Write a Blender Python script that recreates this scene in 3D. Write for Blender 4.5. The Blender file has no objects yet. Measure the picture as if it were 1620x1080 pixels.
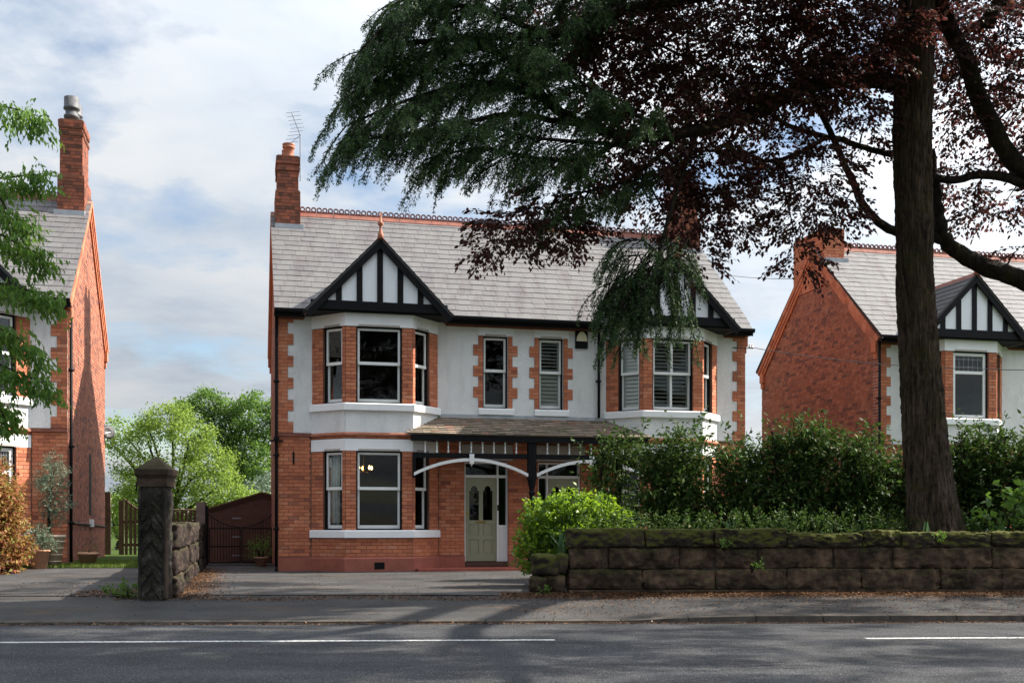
import bpy, math, random
import numpy as np
from mathutils import Vector, Matrix, Quaternion
random.seed(7)
RNG = np.random.default_rng(11)
scene = bpy.context.scene
COL = scene.collection

# ------------------------------------------------------------------ camera
F_PX = 1760.0          # focal length in photo pixels (photo is 1620 wide)
EYE = 1.1              # eye height above the drive
HORIZON = 830.0
cam_d = bpy.data.cameras.new('camera'); cam = bpy.data.objects.new('camera', cam_d); COL.objects.link(cam)
cam.location = (0, 0, EYE); cam.rotation_euler = (math.radians(90), 0, 0)
cam_d.sensor_width = 36.0; cam_d.lens = 36.0 * F_PX / 1620.0
cam_d.shift_y = (HORIZON - 540.0) / 1620.0
cam_d.clip_start = 0.1; cam_d.clip_end = 3000
scene.camera = cam

# ------------------------------------------------------------------ light
TH = math.atan(0.2411)                       # the row of houses is turned this much from the picture plane
SUN_AZ = TH + math.radians(2.5); SUN_EL = math.radians(39.5)
S_DIR = Vector((math.cos(SUN_AZ) * math.cos(SUN_EL), math.sin(SUN_AZ) * math.cos(SUN_EL), math.sin(SUN_EL)))
sun_d = bpy.data.lights.new('sun', 'SUN'); sun = bpy.data.objects.new('sun', sun_d); COL.objects.link(sun)
sun_d.energy = 5.0; sun_d.angle = math.radians(0.53); sun_d.color = (1.0, 0.93, 0.82)
sun.rotation_euler = (-S_DIR).to_track_quat('-Z', 'Y').to_euler()
sun.location = (30, 10, 30)

world = bpy.data.worlds.new('World'); scene.world = world; world.use_nodes = True
wt = world.node_tree; wn = wt.nodes; wl = wt.links
wn.clear()
out = wn.new('ShaderNodeOutputWorld'); bg = wn.new('ShaderNodeBackground'); bg.inputs['Strength'].default_value = 0.075
sky = wn.new('ShaderNodeTexSky'); sky.sky_type = 'NISHITA'; sky.sun_disc = False
sky.sun_elevation = SUN_EL; sky.sun_rotation = math.atan2(S_DIR.x, S_DIR.y)
tc = wn.new('ShaderNodeTexCoord'); sep = wn.new('ShaderNodeSeparateXYZ'); wl.new(tc.outputs['Generated'], sep.inputs[0])
def wmath(op, a, b=None, clamp=False):
    n = wn.new('ShaderNodeMath'); n.operation = op; n.use_clamp = clamp
    for i, v in enumerate((a, b)):
        if v is None: continue
        if isinstance(v, (int, float)): n.inputs[i].default_value = v
        else: wl.new(v, n.inputs[i])
    return n.outputs[0]
zc = wmath('MAXIMUM', sep.outputs[2], 0.0)
den = wmath('ADD', zc, 0.16)
cx = wmath('DIVIDE', sep.outputs[0], den); cy = wmath('DIVIDE', sep.outputs[1], den)
comb = wn.new('ShaderNodeCombineXYZ'); wl.new(cx, comb.inputs[0]); wl.new(cy, comb.inputs[1]); comb.inputs[2].default_value = 3.1
def wnoise(scale, detail, rough, dist=0.0, off=(0, 0, 0)):
    mp = wn.new('ShaderNodeMapping'); mp.inputs['Location'].default_value = off; wl.new(comb.outputs[0], mp.inputs[0])
    n = wn.new('ShaderNodeTexNoise'); n.inputs['Scale'].default_value = scale; n.inputs['Detail'].default_value = detail
    n.inputs['Roughness'].default_value = rough; n.inputs['Distortion'].default_value = dist
    wl.new(mp.outputs[0], n.inputs['Vector']); return n.outputs['Fac']
def wramp(fac, stops):
    r = wn.new('ShaderNodeValToRGB'); wl.new(fac, r.inputs[0]); e = r.color_ramp.elements
    while len(e) < len(stops): e.new(0.5)
    for i, (p, c) in enumerate(stops):
        e[i].position = p; e[i].color = (c[0], c[1], c[2], 1)
    return r.outputs[0]
cover = wramp(wnoise(1.25, 7, 0.55, 0.1, (1.7, 0.4, 0)), [(0.40, (0, 0, 0)), (0.50, (1, 1, 1))])
tone = wramp(wnoise(2.0, 8, 0.56, 0.1, (4.2, 1.3, 2)), [(0.33, (3.1, 3.6, 4.25)), (0.48, (4.05, 4.4, 4.85)), (0.66, (4.8, 4.95, 5.12))])
mixc = wn.new('ShaderNodeMix'); mixc.data_type = 'RGBA'
lift = wmath('ADD', wmath('MULTIPLY', zc, 1.15), 0.68)      # cloud layer: greyer edge-on towards the horizon, brightened overhead to fill the shaded fronts
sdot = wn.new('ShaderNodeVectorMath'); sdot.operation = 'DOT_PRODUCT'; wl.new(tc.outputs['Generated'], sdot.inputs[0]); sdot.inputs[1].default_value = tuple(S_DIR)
fwd = wmath('POWER', wmath('MULTIPLY', wmath('ADD', sdot.outputs['Value'], 1.0), 0.5), 7.0)   # forward scatter in the clouds: glow added round the unseen sun as facade fill
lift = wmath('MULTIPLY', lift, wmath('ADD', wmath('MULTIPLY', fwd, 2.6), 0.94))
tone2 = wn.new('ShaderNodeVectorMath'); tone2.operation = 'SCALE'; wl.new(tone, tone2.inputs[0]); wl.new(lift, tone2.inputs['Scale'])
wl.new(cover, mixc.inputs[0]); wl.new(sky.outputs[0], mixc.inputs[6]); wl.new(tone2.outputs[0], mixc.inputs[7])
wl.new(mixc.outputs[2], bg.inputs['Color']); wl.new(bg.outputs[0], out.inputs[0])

vs = scene.view_settings
vs.view_transform = 'Standard'; vs.look = 'None'; vs.exposure = 1.22; vs.gamma = 1.0; vs.use_curve_mapping = False

# ------------------------------------------------------------------ materials
def nodes_of(name):
    m = bpy.data.materials.new(name); m.use_nodes = True
    nt = m.node_tree; return m, nt, nt.nodes['Principled BSDF']
class NT:
    def __init__(s, nt): s.nt = nt
    def n(s, t, **k):
        x = s.nt.nodes.new(t)
        for a, b in k.items(): setattr(x, a, b)
        return x
    def link(s, a, b): s.nt.links.new(a, b)
    def put(s, sock, v):
        if isinstance(v, (int, float)): sock.default_value = v
        elif isinstance(v, tuple): sock.default_value = (v[0], v[1], v[2], 1) if len(sock.default_value) == 4 else v
        else: s.link(v, sock)
    def math(s, op, a, b=0.0, clamp=False):
        x = s.n('ShaderNodeMath', operation=op); x.use_clamp = clamp; s.put(x.inputs[0], a); s.put(x.inputs[1], b); return x.outputs[0]
    def noise(s, scale, detail=4, rough=0.55, coord='Object', stretch=None, dist=0.0):
        t = s.n('ShaderNodeTexCoord'); o = t.outputs[coord]
        if coord == 'World':
            pass
        if stretch:
            mp = s.n('ShaderNodeMapping'); mp.inputs['Scale'].default_value = stretch; s.link(o, mp.inputs[0]); o = mp.outputs[0]
        x = s.n('ShaderNodeTexNoise'); x.inputs['Scale'].default_value = scale; x.inputs['Detail'].default_value = detail
        x.inputs['Roughness'].default_value = rough; x.inputs['Distortion'].default_value = dist; s.link(o, x.inputs['Vector']); return x.outputs['Fac']
    def pnoise(s, scale, detail=4, rough=0.55, stretch=None, dist=0.0):
        g = s.n('ShaderNodeNewGeometry'); o = g.outputs['Position']
        if stretch:
            mp = s.n('ShaderNodeMapping'); mp.inputs['Scale'].default_value = stretch; s.link(o, mp.inputs[0]); o = mp.outputs[0]
        x = s.n('ShaderNodeTexNoise'); x.inputs['Scale'].default_value = scale; x.inputs['Detail'].default_value = detail
        x.inputs['Roughness'].default_value = rough; x.inputs['Distortion'].default_value = dist; s.link(o, x.inputs['Vector']); return x.outputs['Fac']
    def ramp(s, fac, stops, mode='LINEAR'):
        r = s.n('ShaderNodeValToRGB'); s.link(fac, r.inputs[0]); e = r.color_ramp.elements; r.color_ramp.interpolation = mode
        while len(e) < len(stops): e.new(0.5)
        for i, (p, c) in enumerate(stops):
            if isinstance(c, (int, float)): c = (c, c, c)
            e[i].position = p; e[i].color = (c[0], c[1], c[2], 1)
        return r.outputs[0]
    def mix(s, fac, a, b, mode='MIX'):
        x = s.n('ShaderNodeMix', data_type='RGBA', blend_type=mode); s.put(x.inputs[0], fac); s.put(x.inputs[6], a); s.put(x.inputs[7], b); return x.outputs[2]
    def bump(s, h, strength=0.3, dist=0.02):
        b = s.n('ShaderNodeBump'); b.inputs['Strength'].default_value = strength; b.inputs['Distance'].default_value = dist; s.link(h, b.inputs['Height']); return b.outputs[0]
    def rnd(s):
        a = s.n('ShaderNodeAttribute', attribute_name='rnd'); o = s.n('ShaderNodeObjectInfo')
        return s.math('FRACT', s.math('ADD', a.outputs['Fac'], o.outputs['Random']))
    def up(s):
        g = s.n('ShaderNodeNewGeometry'); x = s.n('ShaderNodeSeparateXYZ'); s.link(g.outputs['Normal'], x.inputs[0]); return x.outputs[2]

def simple(name, col, rough=0.6, var=0.12, scale=6.0, bump=0.0, bscale=60, metal=0.0):
    m, nt, p = nodes_of(name); N = NT(nt)
    lo = tuple(c * (1 - var) for c in col); hi = tuple(min(1, c * (1 + var)) for c in col)
    N.link(N.ramp(N.pnoise(scale, 5, 0.6), [(0.3, lo), (0.7, hi)]), p.inputs['Base Color'])
    p.inputs['Roughness'].default_value = rough; p.inputs['Metallic'].default_value = metal
    if rough >= 0.9: p.inputs['Specular IOR Level'].default_value = 0.05
    if bump: N.link(N.bump(N.pnoise(bscale, 3), bump, 0.01), p.inputs['Normal'])
    return m

MAT = {}
def brick_mat(name, stops, dirt=0.25):
    m, nt, p = nodes_of(name); N = NT(nt)
    c = N.ramp(N.rnd(), stops)
    c = N.mix(N.math('MULTIPLY', N.ramp(N.pnoise(1.3, 6, 0.65), [(0.42, 0.0), (0.72, 1.0)]), dirt), c, (0.10, 0.045, 0.03))
    c = N.mix(0.35, c, N.ramp(N.pnoise(38, 3, 0.6), [(0.3, 0.35), (0.7, 0.75)]), 'OVERLAY')
    N.link(c, p.inputs['Base Color']); p.inputs['Roughness'].default_value = 0.82; p.inputs['Specular IOR Level'].default_value = 0.3
    N.link(N.bump(N.pnoise(120, 3), 0.25, 0.004), p.inputs['Normal']); return m
MAT['brick'] = brick_mat('red_pressed_brick', [(0.0, (0.34, 0.108, 0.060)), (0.18, (0.46, 0.148, 0.077)), (0.5, (0.53, 0.180, 0.090)), (0.8, (0.57, 0.20, 0.103)), (0.95, (0.58, 0.24, 0.14)), (1.0, (0.25, 0.085, 0.056))])
MAT['brick_side'] = brick_mat('common_brick', [(0.0, (0.12, 0.06, 0.05)), (0.14, (0.24, 0.092, 0.064)), (0.3, (0.31, 0.110, 0.067)), (0.6, (0.36, 0.134, 0.078)), (0.85, (0.40, 0.165, 0.102)), (1.0, (0.21, 0.085, 0.062))], 0.3)
MAT['brick_old'] = brick_mat('sooty_brick', [(0.0, (0.09, 0.040, 0.028)), (0.3, (0.24, 0.078, 0.045)), (0.7, (0.38, 0.115, 0.062)), (1.0, (0.14, 0.055, 0.038))], 0.7)
MAT['mortar'] = simple('brick_mortar', (0.20, 0.098, 0.068), 0.95, 0.2, 4)
MAT['mortar_side'] = simple('lime_mortar', (0.30, 0.19, 0.14), 0.95, 0.2, 4)
MAT['plinth'] = simple('red_plinth', (0.33, 0.10, 0.065), 0.8, 0.15, 5, 0.2)
def render_mat():
    m, nt, p = nodes_of('white_roughcast'); N = NT(nt)
    c = N.ramp(N.pnoise(2.2, 6, 0.6), [(0.3, (0.79, 0.785, 0.78)), (0.62, (0.87, 0.87, 0.865))])
    c = N.mix(N.ramp(N.pnoise(2.2, 6, 0.65, (2.0, 2.0, 0.5)), [(0.52, 0.0), (0.80, 0.4)]), c, (0.45, 0.43, 0.38))
    N.link(c, p.inputs['Base Color']); p.inputs['Roughness'].default_value = 0.9
    N.link(N.bump(N.pnoise(42, 5, 0.7), 0.9, 0.03), p.inputs['Normal']); return m
MAT['render'] = render_mat()
MAT['white'] = simple('white_masonry_paint', (0.87, 0.87, 0.87), 0.6, 0.05, 2.5, 0.1, 30)
MAT['wpaint'] = simple('white_gloss_paint', (0.82, 0.82, 0.80), 0.35, 0.04, 3)
MAT['panel'] = simple('white_gable_panel', (0.80, 0.82, 0.85), 0.5, 0.04, 1.5)
MAT['black'] = simple('black_paint', (0.008, 0.008, 0.0095), 0.42, 0.25, 8, 0.1, 25)
for _k in ('black',):
    MAT[_k].node_tree.nodes['Principled BSDF'].inputs['Specular IOR Level'].default_value = 0.12
    MAT[_k].node_tree.nodes['Principled BSDF'].inputs['Roughness'].default_value = 0.6
MAT['dark_in'] = simple('dim_room_wall', (0.07, 0.065, 0.06), 0.9)
MAT['floorwood'] = simple('room_floor', (0.08, 0.05, 0.03), 0.7)
MAT['door'] = simple('olive_green_door_paint', (0.31, 0.31, 0.21), 0.4, 0.05, 2)
MAT['brass'] = simple('brass', (0.45, 0.30, 0.10), 0.3, 0.1, 10, 0, 1, 1.0)
MAT['lead'] = simple('lead_flashing', (0.38, 0.40, 0.43), 0.6, 0.2, 5)
MAT['terra'] = simple('terracotta', (0.40, 0.15, 0.085), 0.75, 0.25, 4, 0.2, 40)
MAT['terradark'] = simple('weathered_terracotta', (0.21, 0.072, 0.048), 0.85, 0.3, 5, 0.2, 40)
MAT['clay'] = simple('clay_pot', (0.50, 0.27, 0.17), 0.8, 0.15, 6, 0.2, 50)
MAT['palepot'] = simple('pale_clay_pot', (0.48, 0.38, 0.28), 0.85, 0.15, 6, 0.2, 50)
MAT['metal'] = simple('galvanised_metal', (0.30, 0.31, 0.33), 0.45, 0.25, 7, 0, 1, 0.7)
MAT['cowl'] = simple('sooty_lead_cowl', (0.085, 0.085, 0.09), 0.6, 0.4, 7)
MAT['wire'] = simple('dark_cable', (0.02, 0.02, 0.022), 0.6)
MAT['step'] = simple('red_quarry_tile', (0.34, 0.085, 0.055), 0.6, 0.2, 8, 0.1, 20)
MAT['stepdark'] = simple('dark_red_step_paint', (0.10, 0.02, 0.018), 0.5)
MAT['cream'] = simple('cream_plastic', (0.75, 0.68, 0.48), 0.4, 0.03)
MAT['curtain'] = simple('pale_curtain', (0.55, 0.56, 0.55), 0.9, 0.06, 12)
MAT['lintelgrey'] = simple('lintel_shade_and_mould_grey', (0.42, 0.38, 0.34), 0.85, 0.1, 4)  # grey carries porch shade on the white door lintels; mouldings share it
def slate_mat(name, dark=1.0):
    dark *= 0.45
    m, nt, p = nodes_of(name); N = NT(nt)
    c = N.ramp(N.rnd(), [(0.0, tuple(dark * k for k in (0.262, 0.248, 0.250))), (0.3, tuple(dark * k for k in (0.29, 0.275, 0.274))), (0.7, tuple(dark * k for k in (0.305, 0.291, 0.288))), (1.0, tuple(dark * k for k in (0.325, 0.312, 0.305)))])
    st = N.ramp(N.pnoise(1.6, 6, 0.62, (2.2, 0.5, 0.5), 0.4), [(0.48, 0.0), (0.70, 1.0)])
    c = N.mix(N.math('MULTIPLY', st, 0.6), c, tuple(dark * k for k in (0.165, 0.115, 0.128)))
    gr = N.ramp(N.pnoise(0.9, 6, 0.6, (1.6, 0.6, 0.6), 0.3), [(0.55, 0.0), (0.8, 1.0)])
    c = N.mix(N.math('MULTIPLY', gr, 0.5), c, tuple(dark * k for k in (0.40, 0.385, 0.33)))
    li = N.ramp(N.pnoise(30, 5, 0.7), [(0.60, 0.0), (0.74, 1.0)])
    c = N.mix(N.math('MULTIPLY', li, 0.35), c, tuple(dark * k for k in (0.45, 0.44, 0.38)))
    N.link(c, p.inputs['Base Color']); p.inputs['Roughness'].default_value = 0.72
    N.link(N.bump(N.pnoise(45, 5), 0.25, 0.01), p.inputs['Normal']); return m
MAT['roofdeck'] = simple('roof_underlay', (0.06, 0.055, 0.055), 0.95)
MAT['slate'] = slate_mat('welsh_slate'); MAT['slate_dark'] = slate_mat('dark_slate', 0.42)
def porch_tile_mat():
    m, nt, p = nodes_of('mossy_porch_tile'); N = NT(nt)
    c = N.ramp(N.rnd(), [(0.0, (0.14, 0.108, 0.082)), (0.4, (0.20, 0.155, 0.118)), (0.88, (0.27, 0.21, 0.155)), (1.0, (0.27, 0.12, 0.08))])
    c = N.mix(N.ramp(N.pnoise(1.7, 6, 0.65), [(0.50, 0.0), (0.66, 0.85)]), c, (0.10, 0.095, 0.04))
    N.link(c, p.inputs['Base Color']); p.inputs['Roughness'].default_value = 0.9
    N.link(N.bump(N.pnoise(60, 4), 0.4, 0.01), p.inputs['Normal']); return m
MAT['porchtile'] = porch_tile_mat()
def glass_mat():
    m = bpy.data.materials.new('window_glass'); m.use_nodes = True; nt = m.node_tree; nt.nodes.clear(); N = NT(nt)
    o = N.n('ShaderNodeOutputMaterial'); mx = N.n('ShaderNodeMixShader'); fr = N.n('ShaderNodeFresnel'); fr.inputs[0].default_value = 1.33
    tr = N.n('ShaderNodeBsdfTransparent'); tr.inputs[0].default_value = (0.93, 0.95, 0.94, 1)
    gl = N.n('ShaderNodeBsdfGlossy'); gl.inputs['Roughness'].default_value = 0.01
    N.link(N.bump(N.pnoise(1.2, 2), 0.02, 0.05), gl.inputs['Normal'])
    N.link(fr.outputs[0], mx.inputs[0]); N.link(tr.outputs[0], mx.inputs[1]); N.link(gl.outputs[0], mx.inputs[2]); N.link(mx.outputs[0], o.inputs[0]); return m
MAT['glass'] = glass_mat()
def bulb_mat():
    m, nt, p = nodes_of('lit_bulb'); p.inputs['Base Color'].default_value = (1, .7, .35, 1)
    p.inputs['Emission Color'].default_value = (1, 0.52, 0.16, 1); p.inputs['Emission Strength'].default_value = 6.0; return m
MAT['bulb'] = bulb_mat()
def stone_mat(name, stops, moss=0.8, mosscol=(0.050, 0.062, 0.012)):
    m, nt, p = nodes_of(name); N = NT(nt)
    c = N.ramp(N.pnoise(3.2, 8, 0.68), stops)
    c = N.mix(0.5, c, N.ramp(N.rnd(), [(0.0, 0.32), (1.0, 0.66)]), 'OVERLAY')
    c = N.mix(N.ramp(N.pnoise(1.1, 6, 0.7), [(0.46, 0.0), (0.62, 0.75)]), c, (0.018, 0.015, 0.012))
    mo = N.math('MULTIPLY', N.ramp(N.math('ADD', N.math('MULTIPLY', N.up(), 0.42), N.pnoise(4.5, 6, 0.7)), [(0.58 - 0.14 * (moss > 0.9), 0.0), (0.74 - 0.12 * (moss > 0.9), 1.0)]), moss)
    c = N.mix(mo, c, N.mix(N.pnoise(30, 3), mosscol, tuple(k * 2.2 for k in mosscol)))
    N.link(c, p.inputs['Base Color']); p.inputs['Roughness'].default_value = 0.95; p.inputs['Specular IOR Level'].default_value = 0.15
    N.link(N.bump(N.pnoise(26, 8, 0.7), 0.7, 0.03), p.inputs['Normal']); return m
MAT['stone'] = stone_mat('mossy_sandstone', [(0.34, (0.018, 0.013, 0.010)), (0.50, (0.072, 0.048, 0.032)), (0.70, (0.19, 0.122, 0.078))], 0.25)
MAT['stone_moss'] = stone_mat('mossy_coping_stone', [(0.36, (0.018, 0.014, 0.011)), (0.52, (0.045, 0.036, 0.026)), (0.72, (0.10, 0.075, 0.05))], 1.0, (0.046, 0.047, 0.010))
MAT['stone_pink'] = stone_mat('rock_faced_sandstone', [(0.36, (0.016, 0.012, 0.011)), (0.54, (0.050, 0.035, 0.029)), (0.76, (0.15, 0.10, 0.078))], 0.15)
MAT['post_stone'] = stone_mat('sooty_sandstone_post', [(0.32, (0.013, 0.012, 0.011)), (0.54, (0.048, 0.042, 0.036)), (0.72, (0.19, 0.17, 0.15))], 0.35)
MAT['cap_stone'] = stone_mat('gatepost_cap_stone', [(0.3, (0.045, 0.031, 0.022)), (0.6, (0.085, 0.058, 0.042)), (0.8, (0.13, 0.095, 0.07))], 0.15)
MAT['gap_mortar'] = simple('old_wall_mortar', (0.055, 0.046, 0.036), 0.95, 0.4, 6)
def asphalt_mat(name, base, speck, patch=0.25, scale=1.0, dust=0.0):
    m, nt, p = nodes_of(name); N = NT(nt)
    c = N.ramp(N.pnoise(0.9, 6, 0.6), [(0.3, tuple(k * (1 - patch) for k in base)), (0.7, tuple(k * (1 + patch) for k in base))])
    v = N.n('ShaderNodeTexVoronoi'); v.inputs['Scale'].default_value = 75 * scale
    g = N.n('ShaderNodeNewGeometry'); N.link(g.outputs['Position'], v.inputs['Vector'])
    gs = N.ramp(v.outputs['Distance'], [(0.15, 1.0), (0.55, 0.0)])
    sc = N.n('ShaderNodeSeparateColor'); N.link(v.outputs['Color'], sc.inputs[0])
    c = N.mix(N.math('MULTIPLY', gs, N.ramp(sc.outputs[0], [(0.35, 0.0), (0.95, 1.0)])), c, speck)
    wear = N.ramp(N.pnoise(0.8, 5, 0.6, (0.25, 2.0, 1.0)), [(0.35, 0.72), (0.65, 1.25)])
    c = N.mix(0.8, c, wear, 'MULTIPLY')
    if dust: c = N.mix(N.math('MULTIPLY', N.ramp(N.pnoise(0.7, 7, 0.7, (1, 2.2, 1)), [(0.5, 0.0), (0.72, 1.0)]), dust), c, (0.17, 0.105, 0.06))
    N.link(c, p.inputs['Base Color']); p.inputs['Roughness'].default_value = 0.85; p.inputs['Specular IOR Level'].default_value = 0.25
    N.link(N.bump(v.outputs['Distance'], 0.8, 0.02), p.inputs['Normal']); return m
MAT['road'] = asphalt_mat('road_asphalt', (0.038, 0.039, 0.043), (0.25, 0.245, 0.24), 0.4)
MAT['drive'] = asphalt_mat('drive_tarmac', (0.052, 0.050, 0.050), (0.18, 0.172, 0.165), 0.45, 0.9, 0.35)
MAT['pave'] = asphalt_mat('pavement_tarmac', (0.048, 0.047, 0.047), (0.16, 0.152, 0.146), 0.4, 1.1, 0.4)
MAT['kerb'] = simple('concrete_kerb', (0.082, 0.072, 0.062), 0.9, 0.4, 5, 0.4, 60)
def line_mat():
    m, nt, p = nodes_of('worn_white_road_paint'); N = NT(nt)
    c = N.mix(N.ramp(N.pnoise(26, 6, 0.7), [(0.44, 0.0), (0.60, 0.92)]), (0.60, 0.60, 0.58), (0.10, 0.10, 0.105))
    N.link(c, p.inputs['Base Color']); p.inputs['Roughness'].default_value = 0.7; return m
MAT['line'] = line_mat()
MAT['soil'] = simple('dark_soil', (0.035, 0.025, 0.018), 0.95, 0.4, 9, 0.6, 30)
MAT['lawn'] = simple('grass_ground', (0.045, 0.070, 0.016), 0.95, 0.4, 3, 0.5, 40)
MAT['fence'] = simple('fence_timber', (0.085, 0.048, 0.026), 0.85, 0.3, 7, 0.3, 50)
MAT['shed'] = simple('brown_stained_timber', (0.105, 0.042, 0.026), 0.7, 0.18, 6, 0.2, 40)
MAT['felt'] = simple('roofing_felt', (0.17, 0.12, 0.07), 0.95, 0.3, 6, 0.3, 60)
MAT['postwood'] = simple('weathered_gate_post', (0.20, 0.15, 0.13), 0.8, 0.2, 6, 0.2, 50)
def leaf_mat(name, stops, trans=0.45, tcol=None, rough=0.55, spec=0.3):
    m = bpy.data.materials.new(name); m.use_nodes = True; nt = m.node_tree; nt.nodes.clear(); N = NT(nt)
    o = N.n('ShaderNodeOutputMaterial'); p = N.n('ShaderNodeBsdfPrincipled'); t = N.n('ShaderNodeBsdfTranslucent'); mx = N.n('ShaderNodeMixShader')
    c = N.ramp(N.rnd(), stops)
    N.link(c, p.inputs['Base Color']); p.inputs['Roughness'].default_value = rough; p.inputs['Specular IOR Level'].default_value = spec
    if tcol: N.link(N.mix(0.6, c, tcol), t.inputs[0])
    else: N.link(c, t.inputs[0])
    mx.inputs[0].default_value = trans
    N.link(p.outputs[0], mx.inputs[1]); N.link(t.outputs[0], mx.inputs[2]); N.link(mx.outputs[0], o.inputs[0]); return m
MAT['l_beech'] = leaf_mat('copper_beech_leaf', [(0.0, (0.022, 0.014, 0.013)), (0.4, (0.048, 0.021, 0.021)), (0.70, (0.072, 0.026, 0.026)), (0.86, (0.062, 0.048, 0.018)), (1.0, (0.070, 0.078, 0.020))], 0.38, (0.17, 0.045, 0.038))
MAT['l_cedar'] = leaf_mat('conifer_needle', [(0.0, (0.016, 0.034, 0.014)), (0.5, (0.036, 0.078, 0.026)), (1.0, (0.085, 0.15, 0.042))], 0.3)
MAT['l_laurel'] = leaf_mat('dark_evergreen_leaf', [(0.0, (0.022, 0.045, 0.014)), (0.6, (0.048, 0.090, 0.022)), (0.93, (0.10, 0.155, 0.036)), (1.0, (0.12, 0.058, 0.028))], 0.25, (0.08, 0.15, 0.02), 0.6, 0.12)
MAT['l_bright'] = leaf_mat('bright_green_leaf', [(0.0, (0.035, 0.085, 0.014)), (0.45, (0.075, 0.16, 0.018)), (0.75, (0.15, 0.27, 0.022)), (1.0, (0.30, 0.42, 0.035))], 0.45, (0.34, 0.52, 0.03), 0.4, 0.4)
MAT['l_ash'] = leaf_mat('fresh_green_leaf', [(0.0, (0.05, 0.115, 0.022)), (0.6, (0.09, 0.185, 0.032)), (1.0, (0.15, 0.25, 0.045))], 0.45, (0.24, 0.40, 0.05))
MAT['l_apple'] = leaf_mat('light_green_leaf', [(0.0, (0.08, 0.15, 0.022)), (0.5, (0.17, 0.26, 0.042)), (1.0, (0.28, 0.36, 0.075))], 0.5, (0.35, 0.48, 0.08))
MAT['l_tree'] = leaf_mat('mid_green_leaf', [(0.0, (0.04, 0.095, 0.022)), (0.5, (0.085, 0.165, 0.038)), (1.0, (0.15, 0.23, 0.055))], 0.45, (0.22, 0.36, 0.05))
MAT['l_acer'] = leaf_mat('bronze_maple_leaf', [(0.0, (0.16, 0.045, 0.032)), (0.4, (0.34, 0.12, 0.055)), (0.65, (0.44, 0.27, 0.085)), (1.0, (0.20, 0.28, 0.05))], 0.4, (0.36, 0.19, 0.06))
MAT['l_grey'] = leaf_mat('grey_green_leaf', [(0.0, (0.10, 0.15, 0.10)), (1.0, (0.24, 0.30, 0.20))], 0.3)
MAT['l_grass'] = leaf_mat('grass_blade', [(0.0, (0.06, 0.11, 0.015)), (0.6, (0.12, 0.19, 0.025)), (1.0, (0.22, 0.24, 0.06))], 0.4)
MAT['l_iris'] = leaf_mat('sword_leaf', [(0.0, (0.06, 0.13, 0.06)), (1.0, (0.13, 0.22, 0.08))], 0.35)
MAT['litter'] = leaf_mat('dry_leaf_litter', [(0.0, (0.05, 0.022, 0.010)), (0.5, (0.12, 0.055, 0.024)), (1.0, (0.24, 0.13, 0.06))], 0.1)
def bark_mat(name, a, b, moss=0.0):
    m, nt, p = nodes_of(name); N = NT(nt)
    h = N.pnoise(9, 6, 0.65, (2.6, 2.6, 0.22), 0.6)
    h = N.math('ADD', N.math('MULTIPLY', h, 0.65), N.math('MULTIPLY', N.pnoise(13, 5, 0.7, (1.0, 1.0, 0.45)), 0.35))
    c = N.ramp(h, [(0.40, a), (0.60, b)])
    c = N.mix(0.5, c, N.ramp(N.pnoise(1.4, 4, 0.6), [(0.3, 0.3), (0.7, 0.75)]), 'OVERLAY')
    if moss: c = N.mix(N.math('MULTIPLY', N.ramp(N.pnoise(2.2, 5, 0.7), [(0.5, 0.0), (0.7, 1.0)]), moss), c, (0.055, 0.055, 0.014))
    N.link(c, p.inputs['Base Color']); p.inputs['Roughness'].default_value = 0.95; p.inputs['Specular IOR Level'].default_value = 0.15
    N.link(N.bump(h, 1.0, 0.09), p.inputs['Normal']); return m
MAT['bark'] = bark_mat('fissured_bark', (0.013, 0.010, 0.008), (0.105, 0.074, 0.052), 0.7)
MAT['bark2'] = bark_mat('beech_bark', (0.016, 0.013, 0.011), (0.050, 0.041, 0.034), 0.5)
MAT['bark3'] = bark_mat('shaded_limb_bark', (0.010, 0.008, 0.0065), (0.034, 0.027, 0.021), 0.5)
MAT['twig'] = simple('twig_bark', (0.022, 0.017, 0.013), 0.95)

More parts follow.
